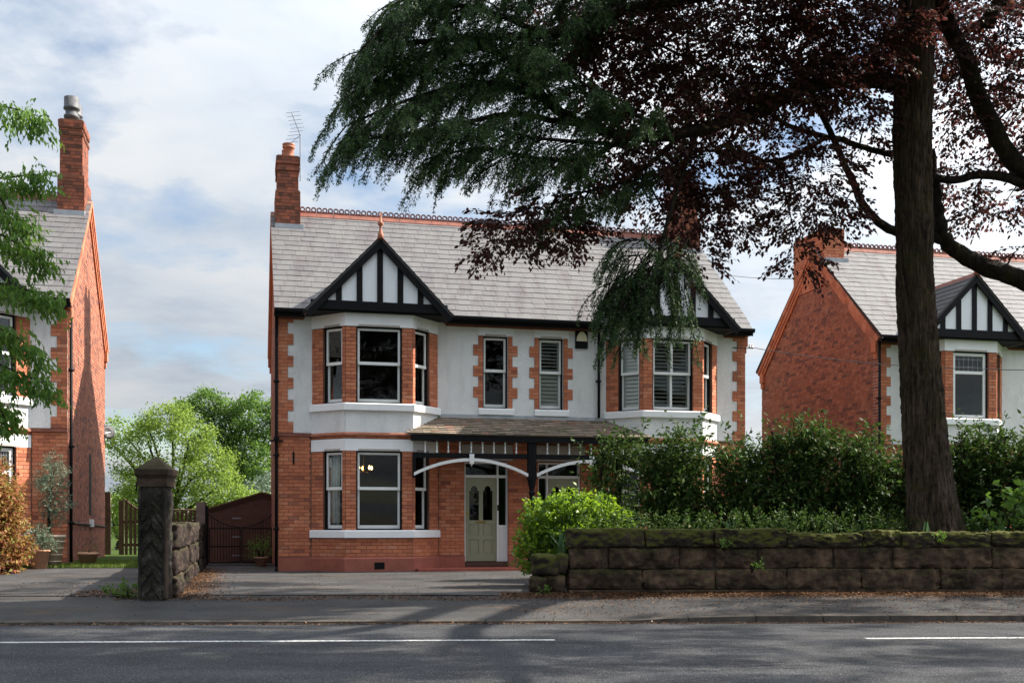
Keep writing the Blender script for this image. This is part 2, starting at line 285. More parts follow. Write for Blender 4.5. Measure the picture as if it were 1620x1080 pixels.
# ------------------------------------------------------------------ mesh helpers
class Fr:                                    # a working plane: s along, t up, n outward
    def __init__(s, O, S, T, N):
        s.O, s.S, s.T, s.N = Vector(O), Vector(S).normalized(), Vector(T).normalized(), Vector(N).normalized()
    def p(s, a, b, c): return s.O + s.S * a + s.T * b + s.N * c
    def mat(s, s0, s1, t0, t1, n0, n1):
        o = s.p(s0, t0, n0); a = s.S * (s1 - s0); b = s.T * (t1 - t0); c = s.N * (n1 - n0)
        return Matrix(((a.x, b.x, c.x, o.x), (a.y, b.y, c.y, o.y), (a.z, b.z, c.z, o.z), (0, 0, 0, 1)))
WORLD = Fr((0, 0, 0), (1, 0, 0), (0, 0, 1), (0, -1, 0))
class MB:
    def __init__(s): s.v = []; s.f = []; s.r = []
    def add(s, verts, faces, r=None):
        o = len(s.v); s.v += [tuple(x) for x in verts]; r = random.random() if r is None else r
        for f in faces: s.f.append(tuple(i + o for i in f)); s.r.append(r)
    def box(s, F, s0, s1, t0, t1, n0, n1, r=None):
        P = [F.p(a, b, c) for c in (n0, n1) for b in (t0, t1) for a in (s0, s1)]
        s.add(P, [(0, 2, 3, 1), (4, 5, 7, 6), (0, 1, 5, 4), (2, 6, 7, 3), (0, 4, 6, 2), (1, 3, 7, 5)], r)
    def abox(s, x0, x1, y0, y1, z0, z1, r=None): s.box(Fr((0, 0, 0), (1, 0, 0), (0, 0, 1), (0, -1, 0)), x0, x1, z0, z1, -y1, -y0, r)
    def wedge(s, F, s0, s1, t0, t1, nlo, nhi, th, r=None):      # slate: lower edge nlo, upper edge nhi
        P = [F.p(s0, t0, nlo - th), F.p(s1, t0, nlo - th), F.p(s0, t1, nhi - th), F.p(s1, t1, nhi - th), F.p(s0, t0, nlo), F.p(s1, t0, nlo), F.p(s0, t1, nhi), F.p(s1, t1, nhi)]
        s.add(P, [(0, 2, 3, 1), (4, 5, 7, 6), (0, 1, 5, 4), (2, 6, 7, 3), (0, 4, 6, 2), (1, 3, 7, 5)], r)
    def prism(s, F, poly, n0, n1, r=None):                     # polygon in (s,t), extruded n0..n1
        k = len(poly); P = [F.p(a, b, n0) for a, b in poly] + [F.p(a, b, n1) for a, b in poly]
        s.add(P, [tuple(range(k))[::-1], tuple(range(k, 2 * k))] + [(i, (i + 1) % k, k + (i + 1) % k, k + i) for i in range(k)], r)
    def tube(s, pts, rad, seg=8, r=None, caps=True, wob=0.0):
        pts = [Vector(p) for p in pts]; V = []; up = Vector((0.31, 0.17, 0.93))
        for i, p in enumerate(pts):
            d = (pts[min(i + 1, len(pts) - 1)] - pts[max(i - 1, 0)]).normalized()
            a = d.cross(up if abs(d.dot(up)) < 0.95 else Vector((1, 0, 0))).normalized(); b = d.cross(a)
            R = rad[i] if isinstance(rad, (list, tuple)) else rad
            for k in range(seg):
                q = 2 * math.pi * k / seg; rr = R * (1 + wob * math.sin(3 * q + i * 0.7) * random.uniform(0.3, 1.0))
                V.append(p + (a * math.cos(q) + b * math.sin(q)) * rr)
        n = len(pts); Fc = [(i * seg + k, i * seg + (k + 1) % seg, (i + 1) * seg + (k + 1) % seg, (i + 1) * seg + k) for i in range(n - 1) for k in range(seg)]
        if caps: Fc += [tuple(range(seg))[::-1], tuple(range((n - 1) * seg, n * seg))]
        s.add(V, Fc, r)
    def lathe(s, c, prof, seg=16, r=None):                     # prof: (radius, z) list round a vertical axis
        c = Vector(c); V = [c + Vector((a * math.cos(2 * math.pi * k / seg), a * math.sin(2 * math.pi * k / seg), z)) for a, z in prof for k in range(seg)]
        n = len(prof); s.add(V, [(i * seg + k, i * seg + (k + 1) % seg, (i + 1) * seg + (k + 1) % seg, (i + 1) * seg + k) for i in range(n - 1) for k in range(seg)] + [tuple(range(seg))[::-1], tuple(range((n - 1) * seg, n * seg))], r)
    def mesh(s, name, smooth=False):
        me = bpy.data.meshes.new(name); me.from_pydata(s.v, [], s.f)
        at = me.attributes.new('rnd', 'FLOAT', 'FACE'); at.data.foreach_set('value', np.array(s.r, dtype=np.float32))
        if smooth: me.polygons.foreach_set('use_smooth', np.ones(len(me.polygons), dtype=bool))
        me.update(); return me
    def build(s, name, mat, parent=None, smooth=False, kind=None):
        me = s.mesh(name, smooth); me.materials.append(MAT[mat] if isinstance(mat, str) else mat)
        o = bpy.data.objects.new(name, me); COL.objects.link(o)
        if parent is not None: o.parent = parent
        if kind: o['kind'] = kind
        return o
def tag(o, label=None, cat=None, group=None, kind=None):
    if label: o['label'] = label
    if cat: o['category'] = cat
    if group: o['group'] = group
    if kind: o['kind'] = kind
    return o
def empty(name, loc=(0, 0, 0), rz=0.0):
    o = bpy.data.objects.new(name, None); COL.objects.link(o); o.location = loc; o.rotation_euler = (0, 0, rz); o.empty_display_size = 0.2; return o
def inst(name, me, M, parent):
    o = bpy.data.objects.new(name, me); COL.objects.link(o); o.parent = parent; o.matrix_basis = M; return o
def at(x, y, d):                              # a point seen at photo pixel (x, y), d metres away
    return Vector(((x - 810) / F_PX * d, d, EYE + (HORIZON - y) / F_PX * d))
def np_mesh(name, V, quads, rnd, mat, parent=None, kind=None, tri=False):
    k = 3 if tri else 4
    me = bpy.data.meshes.new(name); nf = len(quads)
    me.vertices.add(len(V)); me.vertices.foreach_set('co', np.asarray(V, np.float32).ravel())
    me.loops.add(nf * k); me.loops.foreach_set('vertex_index', np.asarray(quads, np.int32).ravel())
    me.polygons.add(nf); me.polygons.foreach_set('loop_start', np.arange(0, nf * k, k, dtype=np.int32))
    me.update(calc_edges=True)
    a = me.attributes.new('rnd', 'FLOAT', 'FACE'); a.data.foreach_set('value', np.asarray(rnd, np.float32))
    me.materials.append(MAT[mat]); o = bpy.data.objects.new(name, me); COL.objects.link(o)
    if parent is not None: o.parent = parent
    if kind: o['kind'] = kind
    return o
def unit(a): return a / np.maximum(np.linalg.norm(a, axis=1, keepdims=True), 1e-9)
def leaf_quads(pos, dirs, nrm, length, width, curl=0.15):
    """diamond leaves: base, side, tip, side (numpy arrays, one leaf a row)"""
    d = unit(dirs); n = nrm - d * np.sum(nrm * d, axis=1, keepdims=True); n = unit(n); sd = np.cross(n, d)
    L = length[:, None]; Wd = width[:, None]
    b = pos; m = pos + d * L * 0.45
    V = np.stack([b, m + sd * Wd * 0.5 + n * L * curl * 0.3, pos + d * L - n * L * curl, m - sd * Wd * 0.5 + n * L * curl * 0.3], axis=1).reshape(-1, 3)
    Q = np.arange(len(pos) * 4).reshape(-1, 4); return V, Q
def rdir(n, zs=1.0):
    a = RNG.normal(size=(n, 3)); a[:, 2] *= zs; return unit(a)
def foliage(name, pos, dirs, size, mat, parent, aspect=0.6, flat=0.6, curl=0.15, kind=None, rnd=None, droop=0.0):
    n = len(pos); nr = RNG.normal(size=(n, 3)) * (1 - flat); nr[:, 2] += flat * 1.2
    d = dirs.copy(); d[:, 2] -= droop
    L = size * RNG.uniform(0.5, 1.4, n)
    V, Q = leaf_quads(pos, d, nr, L, L * aspect, curl)
    return np_mesh(name, V, Q, RNG.random(n) if rnd is None else rnd, mat, parent, kind)
# ------------------------------------------------------------------ houses (local axes: x along the front, y into the plot, z up)
CT, ST = math.cos(TH), math.sin(TH)
def hw(u, v, z=0.0): return Vector((-5.571 + u * CT - v * ST, 26.5 + u * ST + v * CT, z))   # row-of-houses coordinates to world
COURSE = 0.0873; BL = 0.245; JT = 0.010
def chamfer_brick():
    m = MB(); e = 0.03; ez = 0.06
    V = [(0, 0, 0), (1, 0, 0), (1, 1, 0), (0, 1, 0), (0, 0, .86), (1, 0, .86), (1, 1, .86), (0, 1, .86), (e, ez, 1), (1 - e, ez, 1), (1 - e, 1 - ez, 1), (e, 1 - ez, 1)]
    m.add(V, [(0, 1, 5, 4), (1, 2, 6, 5), (2, 3, 7, 6), (3, 0, 4, 7), (4, 5, 9, 8), (5, 6, 10, 9), (6, 7, 11, 10), (7, 4, 8, 11), (8, 9, 10, 11)], 0.0); return m.mesh('brick')
BRICK_ME = {}
def brick_me(mat):
    if mat not in BRICK_ME:
        me = chamfer_brick(); me.materials.append(MAT[mat]); BRICK_ME[mat] = me
    return BRICK_ME[mat]
def slate_me(mat, key={}):
    if mat not in key:
        m = MB(); m.add([(0, 0, 0.0), (1, 0, 0.0), (0, 1, -.9), (1, 1, -.9), (0, 0, 1.0), (1, 0, 1.0), (0, 1, 0.0), (1, 1, 0.0)], [(0, 2, 3, 1), (4, 5, 7, 6), (0, 1, 5, 4), (2, 6, 7, 3), (0, 4, 6, 2), (1, 3, 7, 5)], 0.0)
        me = m.mesh('slate'); me.materials.append(MAT[mat]); key[mat] = me
    return key[mat]
def brick_rects(s0, s1, z0, z1, holes=(), header=0.0):
    out = []; k0 = int(round(z0 / COURSE))
    k = k0
    while k * COURSE < z1 - 0.02:
        a, b = max(z0, k * COURSE), min(z1, (k + 1) * COURSE)
        zm = (a + b) / 2; segs = [(s0, s1)]
        for (h0, h1, g0, g1) in holes:
            if g0 < zm < g1:
                ns = []
                for (p, q) in segs:
                    if h0 > p: ns.append((p, min(q, h0)))
                    if h1 < q: ns.append((max(p, h1), q))
                segs = [x for x in ns if x[1] - x[0] > 0.03]
        hd = header and (k % 4 == 0); bl = BL / 2 if hd else BL
        for (p, q) in segs:
            i = math.floor(p / bl) - 1; off = (bl / 2 if k % 2 else 0) + (0.07 * (k % 3) if header else 0)
            while True:
                x0 = max(p, i * bl + off); x1 = min(q, (i + 1) * bl + off); i += 1
                if x0 >= q - 0.005: break
                if x1 - x0 > 0.025: out.append((x0 + JT / 2, x1 - JT / 2, a + JT / 2, b - JT / 2))
        k += 1
    return out
class House:
    def __init__(s, u0, W, label, top):
        s.o = empty('semi_detached_house', hw(u0, 0), TH); tag(s.o, label, 'house'); s.W = W
        s.stuff = {}; s.left = 300; s.sl = 300; s.top = top
    def bricks(s, F, rects, n0, n1, mat, parent=None, single=True):
        for (a, b, c, d) in rects:
            j = random.uniform(-0.002, 0.002)
            if single and s.left > 0 and parent is not None:
                s.left -= 1; inst('brick', brick_me(mat), F.mat(a, b, c, d, n0, n1 + j), parent)
            else: s.stuff.setdefault(mat, MB()).box(F, a, b, c, d, n0, n1 + j)
    def flush(s):
        for k, m in s.stuff.items(): m.build('brickwork', k, s.o, kind='stuff')

def panel(m, F, s0, s1, z0, z1, n0, n1, holes=()):
    xs = sorted({s0, s1} | {x for h in holes for x in h[:2] if s0 < x < s1}); zs = sorted({z0, z1} | {z for h in holes for z in h[2:] if z0 < z < z1})
    for a, b in zip(xs, xs[1:]):
        run = None
        for c, d in list(zip(zs, zs[1:])) + [(None, None)]:
            solid = c is not None and not any(h[0] - 1e-6 <= a and b <= h[1] + 1e-6 and h[2] - 1e-6 <= c and d <= h[3] + 1e-6 for h in holes)
            if solid: run = (run[0], d) if run else (c, d)
            elif run: m.box(F, a, b, run[0], run[1], n0, n1); run = None
def ring(m, F, s0, s1, z0, z1, w, n0, n1, bottom=None, top=None):
    bt = w if bottom is None else bottom; tp = w if top is None else top
    m.box(F, s0, s0 + w, z0, z1, n0, n1); m.box(F, s1 - w, s1, z0, z1, n0, n1)
    m.box(F, s0 + w, s1 - w, z0, z0 + bt, n0, n1); m.box(F, s0 + w, s1 - w, z1 - tp, z1, n0, n1)

def window(H, F, s0, s1, z0, z1, style='sash', shut=None, mull=False):
    m = MB(); ring(m, F, s0, s1, z0, z1, 0.035, -0.20, -0.055)
    w = m.build('window', 'black', H.o)
    a, b, c, d = s0 + 0.036, s1 - 0.036, z0 + 0.03, z1 - 0.037
    zm = c + (d - c) * (0.535 if style == 'sash' else 0.70)
    f = MB()
    if style == 'sash':
        ring(f, F, a, b, zm - 0.02, d, 0.05, -0.125, -0.075, bottom=0.045)
        ring(f, F, a, b, c, zm - 0.022, 0.05, -0.175, -0.127, bottom=0.085, top=0.02)
        f.box(F, a, b, zm - 0.045, zm + 0.022, -0.126, -0.068)
        if mull: f.box(F, (a + b) / 2 - .03, (a + b) / 2 + .03, c + .086, zm - .046, -.172, -.13); f.box(F, (a + b) / 2 - .03, (a + b) / 2 + .03, zm + .026, d - .051, -.122, -.08)
        f.build('frame', 'wpaint', w)
        for (p0, p1, n) in ((c + 0.08, zm - 0.03, -0.15), (zm + 0.02, d - 0.045, -0.10)):
            g = MB(); g.box(F, a + 0.045, b - 0.045, p0, p1, n - 0.003, n + 0.003); g.build('pane', 'glass', w)
    else:
        ring(f, F, a, b, c, d, 0.075, -0.16, -0.07); f.box(F, a + .075, b - .075, zm - .04, zm + .04, -.158, -.072); f.build('frame', 'wpaint', w)
        for (p0, p1) in ((c + 0.07, zm - 0.035), (zm + 0.035, d - 0.07)):
            g = MB(); g.box(F, a + 0.07, b - 0.07, p0, p1, -0.118, -0.112); g.build('pane', 'glass', w)
        ld = MB(); p0, p1 = zm + .04, d - .075
        for k in range(1, 6): q = a + .075 + (b - a - .15) * k / 6; ld.box(F, q - .005, q + .005, p0, p1, -.111, -.106)
        for k in (0.28, 0.78): ld.box(F, a + .075, b - .075, p0 + (p1 - p0) * k - .005, p0 + (p1 - p0) * k + .005, -.1055, -.101)
        ld.build('leading', 'metal', w)
    if shut is not None:                                       # plantation shutters just inside the glass
        cols = 2 if mull else 1
        sh = MB(); fr = [(a + (b - a) * i / cols + 0.005, a + (b - a) * (i + 1) / cols - 0.005) for i in range(cols)]
        for (p, q) in fr: ring(sh, F, p, q, c + .02, d, 0.055, -0.235, -0.20); sh.box(F, p + .055, q - .055, zm - .05, zm + .02, -.233, -.202)
        shp = sh.build('shutter', 'wpaint', H.o)
        for (p, q) in fr:
            for lo, hi, tilt in ((c + .085, zm - .06, shut[0]), (zm + .03, d - .06, shut[1])):
                n = max(3, int((hi - lo) / 0.088)); st = (hi - lo) / n
                for k in range(n):
                    zc_ = lo + (k + .5) * st; ct, sn = math.cos(tilt), math.sin(tilt)
                    G = Fr(F.p(0, zc_, -.218), F.S, F.T * ct + F.N * sn, F.N * ct - F.T * sn)
                    sb = MB(); sb.box(G, p + .056, q - .056, -.038, .038, -.005, .005); sb.build('slat', 'wpaint', shp)
    return w
def sill(H, F, s0, s1, z0, z1, n1, mat='white', name='sill', n0=-0.2):
    m = MB(); P = [(n0, z0), (n1, z0), (n1, z1 - .03), (n1 - .03, z1), (n0, z1)]
    k = len(P); V = [F.p(s0, z, n) for n, z in P] + [F.p(s1, z, n) for n, z in P]
    m.add(V, [tuple(range(k)), tuple(range(k, 2 * k))[::-1]] + [(i, k + i, k + (i + 1) % k, (i + 1) % k) for i in range(k)]); return m.build(name, mat, H.o)
def bay_strip(H, name, mat, pts, z0, z1, out, back=0.12, bev=0.0):
    """a moulding carried round the canted bay; pts are the four plan corners"""
    def off(o):
        P = [Vector((p[0], p[1], 0)) for p in pts]; n = []
        for a, b in zip(P, P[1:]): d = (b - a).normalized(); n.append(Vector((d.y, -d.x, 0)))
        R = [P[0] + n[0] * o]
        for i in (1, 2): t = (n[i - 1] + n[i]); R.append(P[i] + t * (o / (1 + n[i - 1].dot(n[i]))))
        R.append(P[3] + n[2] * o); return R
    A, B, C = off(out), off(-back), off(out - bev)
    m = MB()
    for i in range(3):
        q = [B[i], A[i], A[i + 1], B[i + 1]]
        zz = z1 - bev * .8
        V = [Vector((p.x, p.y, z0)) for p in q] + [Vector((p.x, p.y, zz)) for p in q] + [Vector((p.x, p.y, z1)) for p in (B[i], C[i], C[i + 1], B[i + 1])]
        f = [(3, 2, 1, 0), (1, 2, 6, 5), (5, 6, 10, 9), (8, 9, 10, 11)]
        if i == 0: f += [(0, 1, 5, 4), (4, 5, 9, 8)]
        if i == 2: f += [(2, 3, 7, 6), (6, 7, 11, 10)]
        m.add(V, f, 0.5)
    return m.build(name, mat, H.o)

def bay(H, uc, styles):
    pts = [(uc - 1.535, 0), (uc - .795, -.75), (uc + .795, -.75), (uc + 1.535, 0)]
    Fs = []
    for a, b in zip(pts, pts[1:]):
        d = Vector((b[0] - a[0], b[1] - a[1], 0)); L = d.length; d.normalize(); Fs.append((Fr((a[0], a[1], 0), d, (0, 0, 1), (d.y, -d.x, 0)), L))
    oh = [(0.37, 0.955), (0.255, 1.335), (Fs[2][1] - .955, Fs[2][1] - .37)]
    lowz, upz = (0.98, 2.85), (3.97, 5.78)
    core = MB(); up = MB()
    for (F, L), o in zip(Fs, oh):
        panel(core, F, 0, L, 0, 3.24, -0.22, 0.0, [(o[0], o[1], *lowz)])
        panel(up, F, 0, L, 3.24, 3.97, -0.22, 0.018)
    upw = up.build('bay_render', 'render', H.o)
    pier = MB()
    for (F, L), o in zip(Fs, oh): panel(pier, F, 0, L, 3.97, 6.1, -0.22, 0.0, [(o[0], o[1], *upz)])
    cw = core.build('bay_wall', 'mortar', H.o); pw = pier.build('bay_pier', 'mortar', H.o)
    for i in (1, 0, 2):
        (F, L), o = Fs[i], oh[i]
        hl = [(o[0], o[1], *lowz)]
        H.bricks(F, brick_rects(.002, L - .002, .98, 2.85, hl), -.05, .008, 'brick', cw)
        H.bricks(F, brick_rects(.002, L - .002, .35, .80), -.05, .008, 'brick', cw)
        H.bricks(F, brick_rects(.002, L - .002, 3.13, 3.21), -.05, .008, 'brick', cw)
        H.bricks(F, brick_rects(.002, L - .002, 3.97, 5.78, [(o[0], o[1], *upz)]), -.05, .008, 'brick', pw)
    bay_strip(H, 'plinth', 'plinth', pts, 0, .345, .055, bev=.05)
    bay_strip(H, 'sill', 'white', pts, .80, .98, .075, bev=.03)
    bay_strip(H, 'lintel', 'white', pts, 2.85, 3.13, .016)
    bay_strip(H, 'string_course', 'terra', pts, 3.21, 3.285, .06, bev=.04)
    bay_strip(H, 'sill', 'white', pts, 3.80, 3.97, .09, bev=.03)
    bay_strip(H, 'lintel', 'white', pts, 5.78, 6.12, .016)
    for i, ((F, L), o) in enumerate(zip(Fs, oh)):
        st = styles
        window(H, F, o[0], o[1], *lowz, style=st.get('low', 'sash'), shut=st.get('low_shut'), mull=bool(st.get('low_shut')) and i == 1)
        window(H, F, o[0], o[1], *upz, style=st.get('up', 'sash'), shut=(st.get('up_shut_side') if i != 1 else st.get('up_shut')), mull=bool(st.get('up_shut')) and i == 1)
        for zt in (2.85, 5.78):                                # shaped soffit notch seen over each window
            m = MB(); m.box(F, o[0] + .05, o[1] - .05, zt + .002, zt + .045, .0165, .024); m.build('lintel_mould', 'lintelgrey', H.o)
    # gable over the bay
    za, ze, hwid = 7.80, 6.10, 1.66
    FG = Fr((uc, -.88, 0), (1, 0, 0), (0, 0, 1), (0, -1, 0))
    sl = (za - ze) / hwid
    m = MB(); m.prism(FG, [(-hwid, ze), (hwid, ze), (0, za)], -.08, 0); m.build('gable_backing', 'black', H.o)
    xs = [-.96, -.48, 0, .48, .96]; hwd = .068
    edges = [-hwid + .12] + xs + [hwid - .12]; zb = 6.325
    top = lambda x: za - .17 - sl * abs(x)
    for i in range(6):
        a = edges[i] + (hwd if i else 0); b = edges[i + 1] - (hwd if i < 5 else 0)
        if i == 0: a = -(za - .17 - zb) / sl
        if i == 5: b = (za - .17 - zb) / sl
        poly = [(a, zb), (b, zb)]
        if top(b) > zb + .01: poly.append((b, top(b)))
        if top(a) > zb + .01: poly.append((a, top(a)))
        m = MB(); m.prism(FG, poly, 0.002, .014); m.build('panel', 'panel', H.o)
    for x in xs: m = MB(); m.box(FG, x - hwd, x + hwd, 6.32, top(x) + .03, .002, .045); m.build('timber', 'black', H.o)
    m = MB(); m.box(FG, -hwid + .05, hwid - .05, 6.12, 6.33, .003, .055); m.build('tie_beam', 'black', H.o)
    for sg in (-1, 1):                                         # barge boards
        d = Vector((sg * hwid, 0, ze - za)).normalized(); F = Fr((uc, -.88, za), d, Vector((sg * d.z * -1 * sg, 0, abs(d.x))), (0, -1, 0))
        F = Fr((uc, -.88, za), d, Vector((-d.z, 0, d.x)) * sg, (0, -1, 0))
        L = math.hypot(hwid, za - ze)
        m = MB(); V = [(0 if True else 0, 0)]; m.prism(F, [(0, .03), (L + .10, .03), (L + .10, -.15), (sl * .18 * .72, -.15)], .056, .11); m.build('barge_board', 'black', H.o)
    m = MB(); m.abox(uc - hwid - .05, uc + hwid + .05, -.875, -.002, 6.085, 6.118); m.build('soffit', 'black', H.o)
    # slates of the little roof
    for sg in (-1, 1):
        d = Vector((sg * hwid, 0, ze - za)).normalized(); L = math.hypot(hwid, za - ze) + .12
        F = Fr((uc, 0, za + .06) + 0 * d if False else Vector((uc, 0, za + .06)) + d * L, (0, 1, 0), -d, Vector((-d.z * sg, 0, d.x * sg)))
        if F.N.z < 0: F.N = -F.N
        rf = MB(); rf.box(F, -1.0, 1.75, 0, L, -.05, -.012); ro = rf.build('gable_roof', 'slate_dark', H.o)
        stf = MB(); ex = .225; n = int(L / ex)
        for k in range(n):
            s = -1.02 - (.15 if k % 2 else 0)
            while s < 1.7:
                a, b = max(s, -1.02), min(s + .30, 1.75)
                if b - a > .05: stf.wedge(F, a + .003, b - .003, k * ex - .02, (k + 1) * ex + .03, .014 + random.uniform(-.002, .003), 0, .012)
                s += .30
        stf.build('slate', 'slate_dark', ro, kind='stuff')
    rc = MB()
    for k in range(6):
        rc.box(Fr((uc, -1.0 + k * .45, za + .03), (0, 1, 0), (.707, 0, .707), (-.707, 0, .707)), 0, .44, -.02, .10, .0, .025) if False else None
        yy = -1.02 + k * .45; rc.prism(Fr((uc, yy, 0), (1, 0, 0), (0, 0, 1), (0, 1, 0)), [(-.14, za - .06), (0, za + .075), (.14, za - .06), (.14, za - .09), (0, za + .045), (-.14, za - .09)], 0, .44)
    rc.build('ridge_cap', 'terradark', H.o)
    fi = MB(); fi.lathe((uc, -1.0, za + .06), [(.075, -.06), (.065, .05), (.03, .16), (.028, .22), (.07, .27), (.075, .31), (.03, .36), (.022, .48), (.012, .56), (.0, .57)], 10); fi.build('finial', 'terra', H.o, True)

def crest_mesh():
    m = MB(); L = .45
    m.prism(Fr((0, 0, 0), (0, 1, 0), (0, 0, 1), (1, 0, 0)), [(-.15, -.10), (-.02, .03), (-.02, .075), (.02, .075), (.02, .03), (.15, -.10), (.15, -.13), (0, .0), (-.15, -.13)], .004, L - .004, .5)
    for k in range(3):
        cxx = L * (k + .5) / 3; sg = 12
        V = []
        for q in range(sg):
            a = 2 * math.pi * q / sg
            for rr in (.072, .040):
                for yy in (-.018, .018): V.append((cxx + rr * math.cos(a), yy, .125 + rr * math.sin(a)))
        Fc = []
        for q in range(sg):
            i, j = q * 4, ((q + 1) % sg) * 4
            Fc += [(i, j, j + 1, i + 1), (i + 2, i + 3, j + 3, j + 2), (i, i + 2, j + 2, j), (i + 1, j + 1, j + 3, i + 3)]
        m.add(V, Fc, .5)
    me = m.mesh('ridge_tile'); me.materials.append(MAT['terradark']); return me
CREST = crest_mesh()

def brick_box(H, x0, x1, y0, y1, z0, z1, mat, core):
    core.abox(x0 + .006, x1 - .006, y0 + .006, y1 - .006, z0, z1)
    for F, L in ((Fr((x0, y0, 0), (1, 0, 0), (0, 0, 1), (0, -1, 0)), x1 - x0), (Fr((x1, y0, 0), (0, 1, 0), (0, 0, 1), (1, 0, 0)), y1 - y0), (Fr((x0, y1, 0), (0, -1, 0), (0, 0, 1), (-1, 0, 0)), y1 - y0), (Fr((x1, y1, 0), (-1, 0, 0), (0, 0, 1), (0, 1, 0)), x1 - x0)):
        H.bricks(F, brick_rects(0.0, L, z0, z1, header=.01), -.04, .004, mat, None)
def chimney(H, side, top, cowl=None, y0=2.9, y1=4.1):
    W = H.W; f = (lambda a, b: (a, b)) if side == 'L' else (lambda a, b: (W - b, W - a))
    m = MB(); zb = 8.2
    mat = 'brick_old' if H.top != 'right' else 'brick'
    if top > 10.3:
        brick_box(H, *f(.02, .66), y0, y1, zb, 9.93, mat, m)
        brick_box(H, *f(.075, .61), y0 + .06, y1 - .06, 9.96, top - .38, mat, m)
        brick_box(H, *f(.045, .64), y0 + .03, y1 - .03, top - .38, top - .29, mat, m)
        brick_box(H, *f(.075, .61), y0 + .06, y1 - .06, top - .29, top - .20, mat, m)
        brick_box(H, *f(.04, .65), y0 + .03, y1 - .03, top - .20, top, mat, m)
        m.abox(*f(.04, .64), y0 + .03, y1 - .03, 9.925, 9.965); m.abox(*f(.07, .62), y0 + .06, y1 - .06, top - .002, top + .03)
    else: brick_box(H, *f(-.03, .66), y0, y1, zb, top, mat, m); m.abox(*f(-.02, .65), y0 + .01, y1 - .01, top - .002, top + .02)
    c = m.build('chimney', 'mortar', H.o)
    fl = MB(); fl.abox(*f(-.0, .74), y0 - .10, y0 + .02, 8.83, 9.03); fl.build('flashing', 'lead', c)
    if top > 10.3:
        for k, yy in enumerate((y0 + .33, y1 - .33)):
            x = sum(f(.24, .50)) / 2; p = MB()
            if cowl: p.lathe((x, yy, top), [(.15, 0), (.15, .12), (.19, .14), (.19, .2), (.15, .22), (.15, .34), (.20, .36), (.20, .40), (.185, .42), (.185, .66), (.17, .66)], 14); p.build('chimney_pot', 'cowl', c, True)
            else: p.lathe((x, yy, top), [(.16, 0), (.14, .06), (.125, .28), (.165, .30), (.165, .34), (.13, .355), (.165, .37), (.165, .41), (.12, .43), (.12, .38)], 14); p.build('chimney_pot', 'terra', c, True)
def downpipe(H, x, y, z0, z1, shoe=True):
    m = MB(); m.tube([(x, y, z0), (x, y, z1)], .036, 10)
    z = z0 + .9
    while z < z1 - .3: m.tube([(x, y, z), (x, y, z + .06)], .048, 10); m.abox(x - .07, x + .07, y + .01, y + .055, z + .01, z + .05); z += 1.75
    if shoe: m.tube([(x, y, z0 + .02), (x, y - .10, z0 - .06)], .036, 8)
    return m.build('downpipe', 'black', H.o, True)

def toothed(H, F, x0, x1, z0, z1, wide_left, wide_right, parent, wid=.13, start=0):
    """brick dressing three courses wide, three narrow; F plane is the main front"""
    k = 0; z = z0; bh = COURSE * 3; rects = []
    while z < z1 - .03:
        w = (k + start) % 2 == 0; a = x0 - (wid if (w and wide_left) else 0); b = x1 + (wid if (w and wide_right) else 0)
        zt = min(z + bh, z1); rects.append((a, b, z, zt)); z += bh; k += 1
    return rects

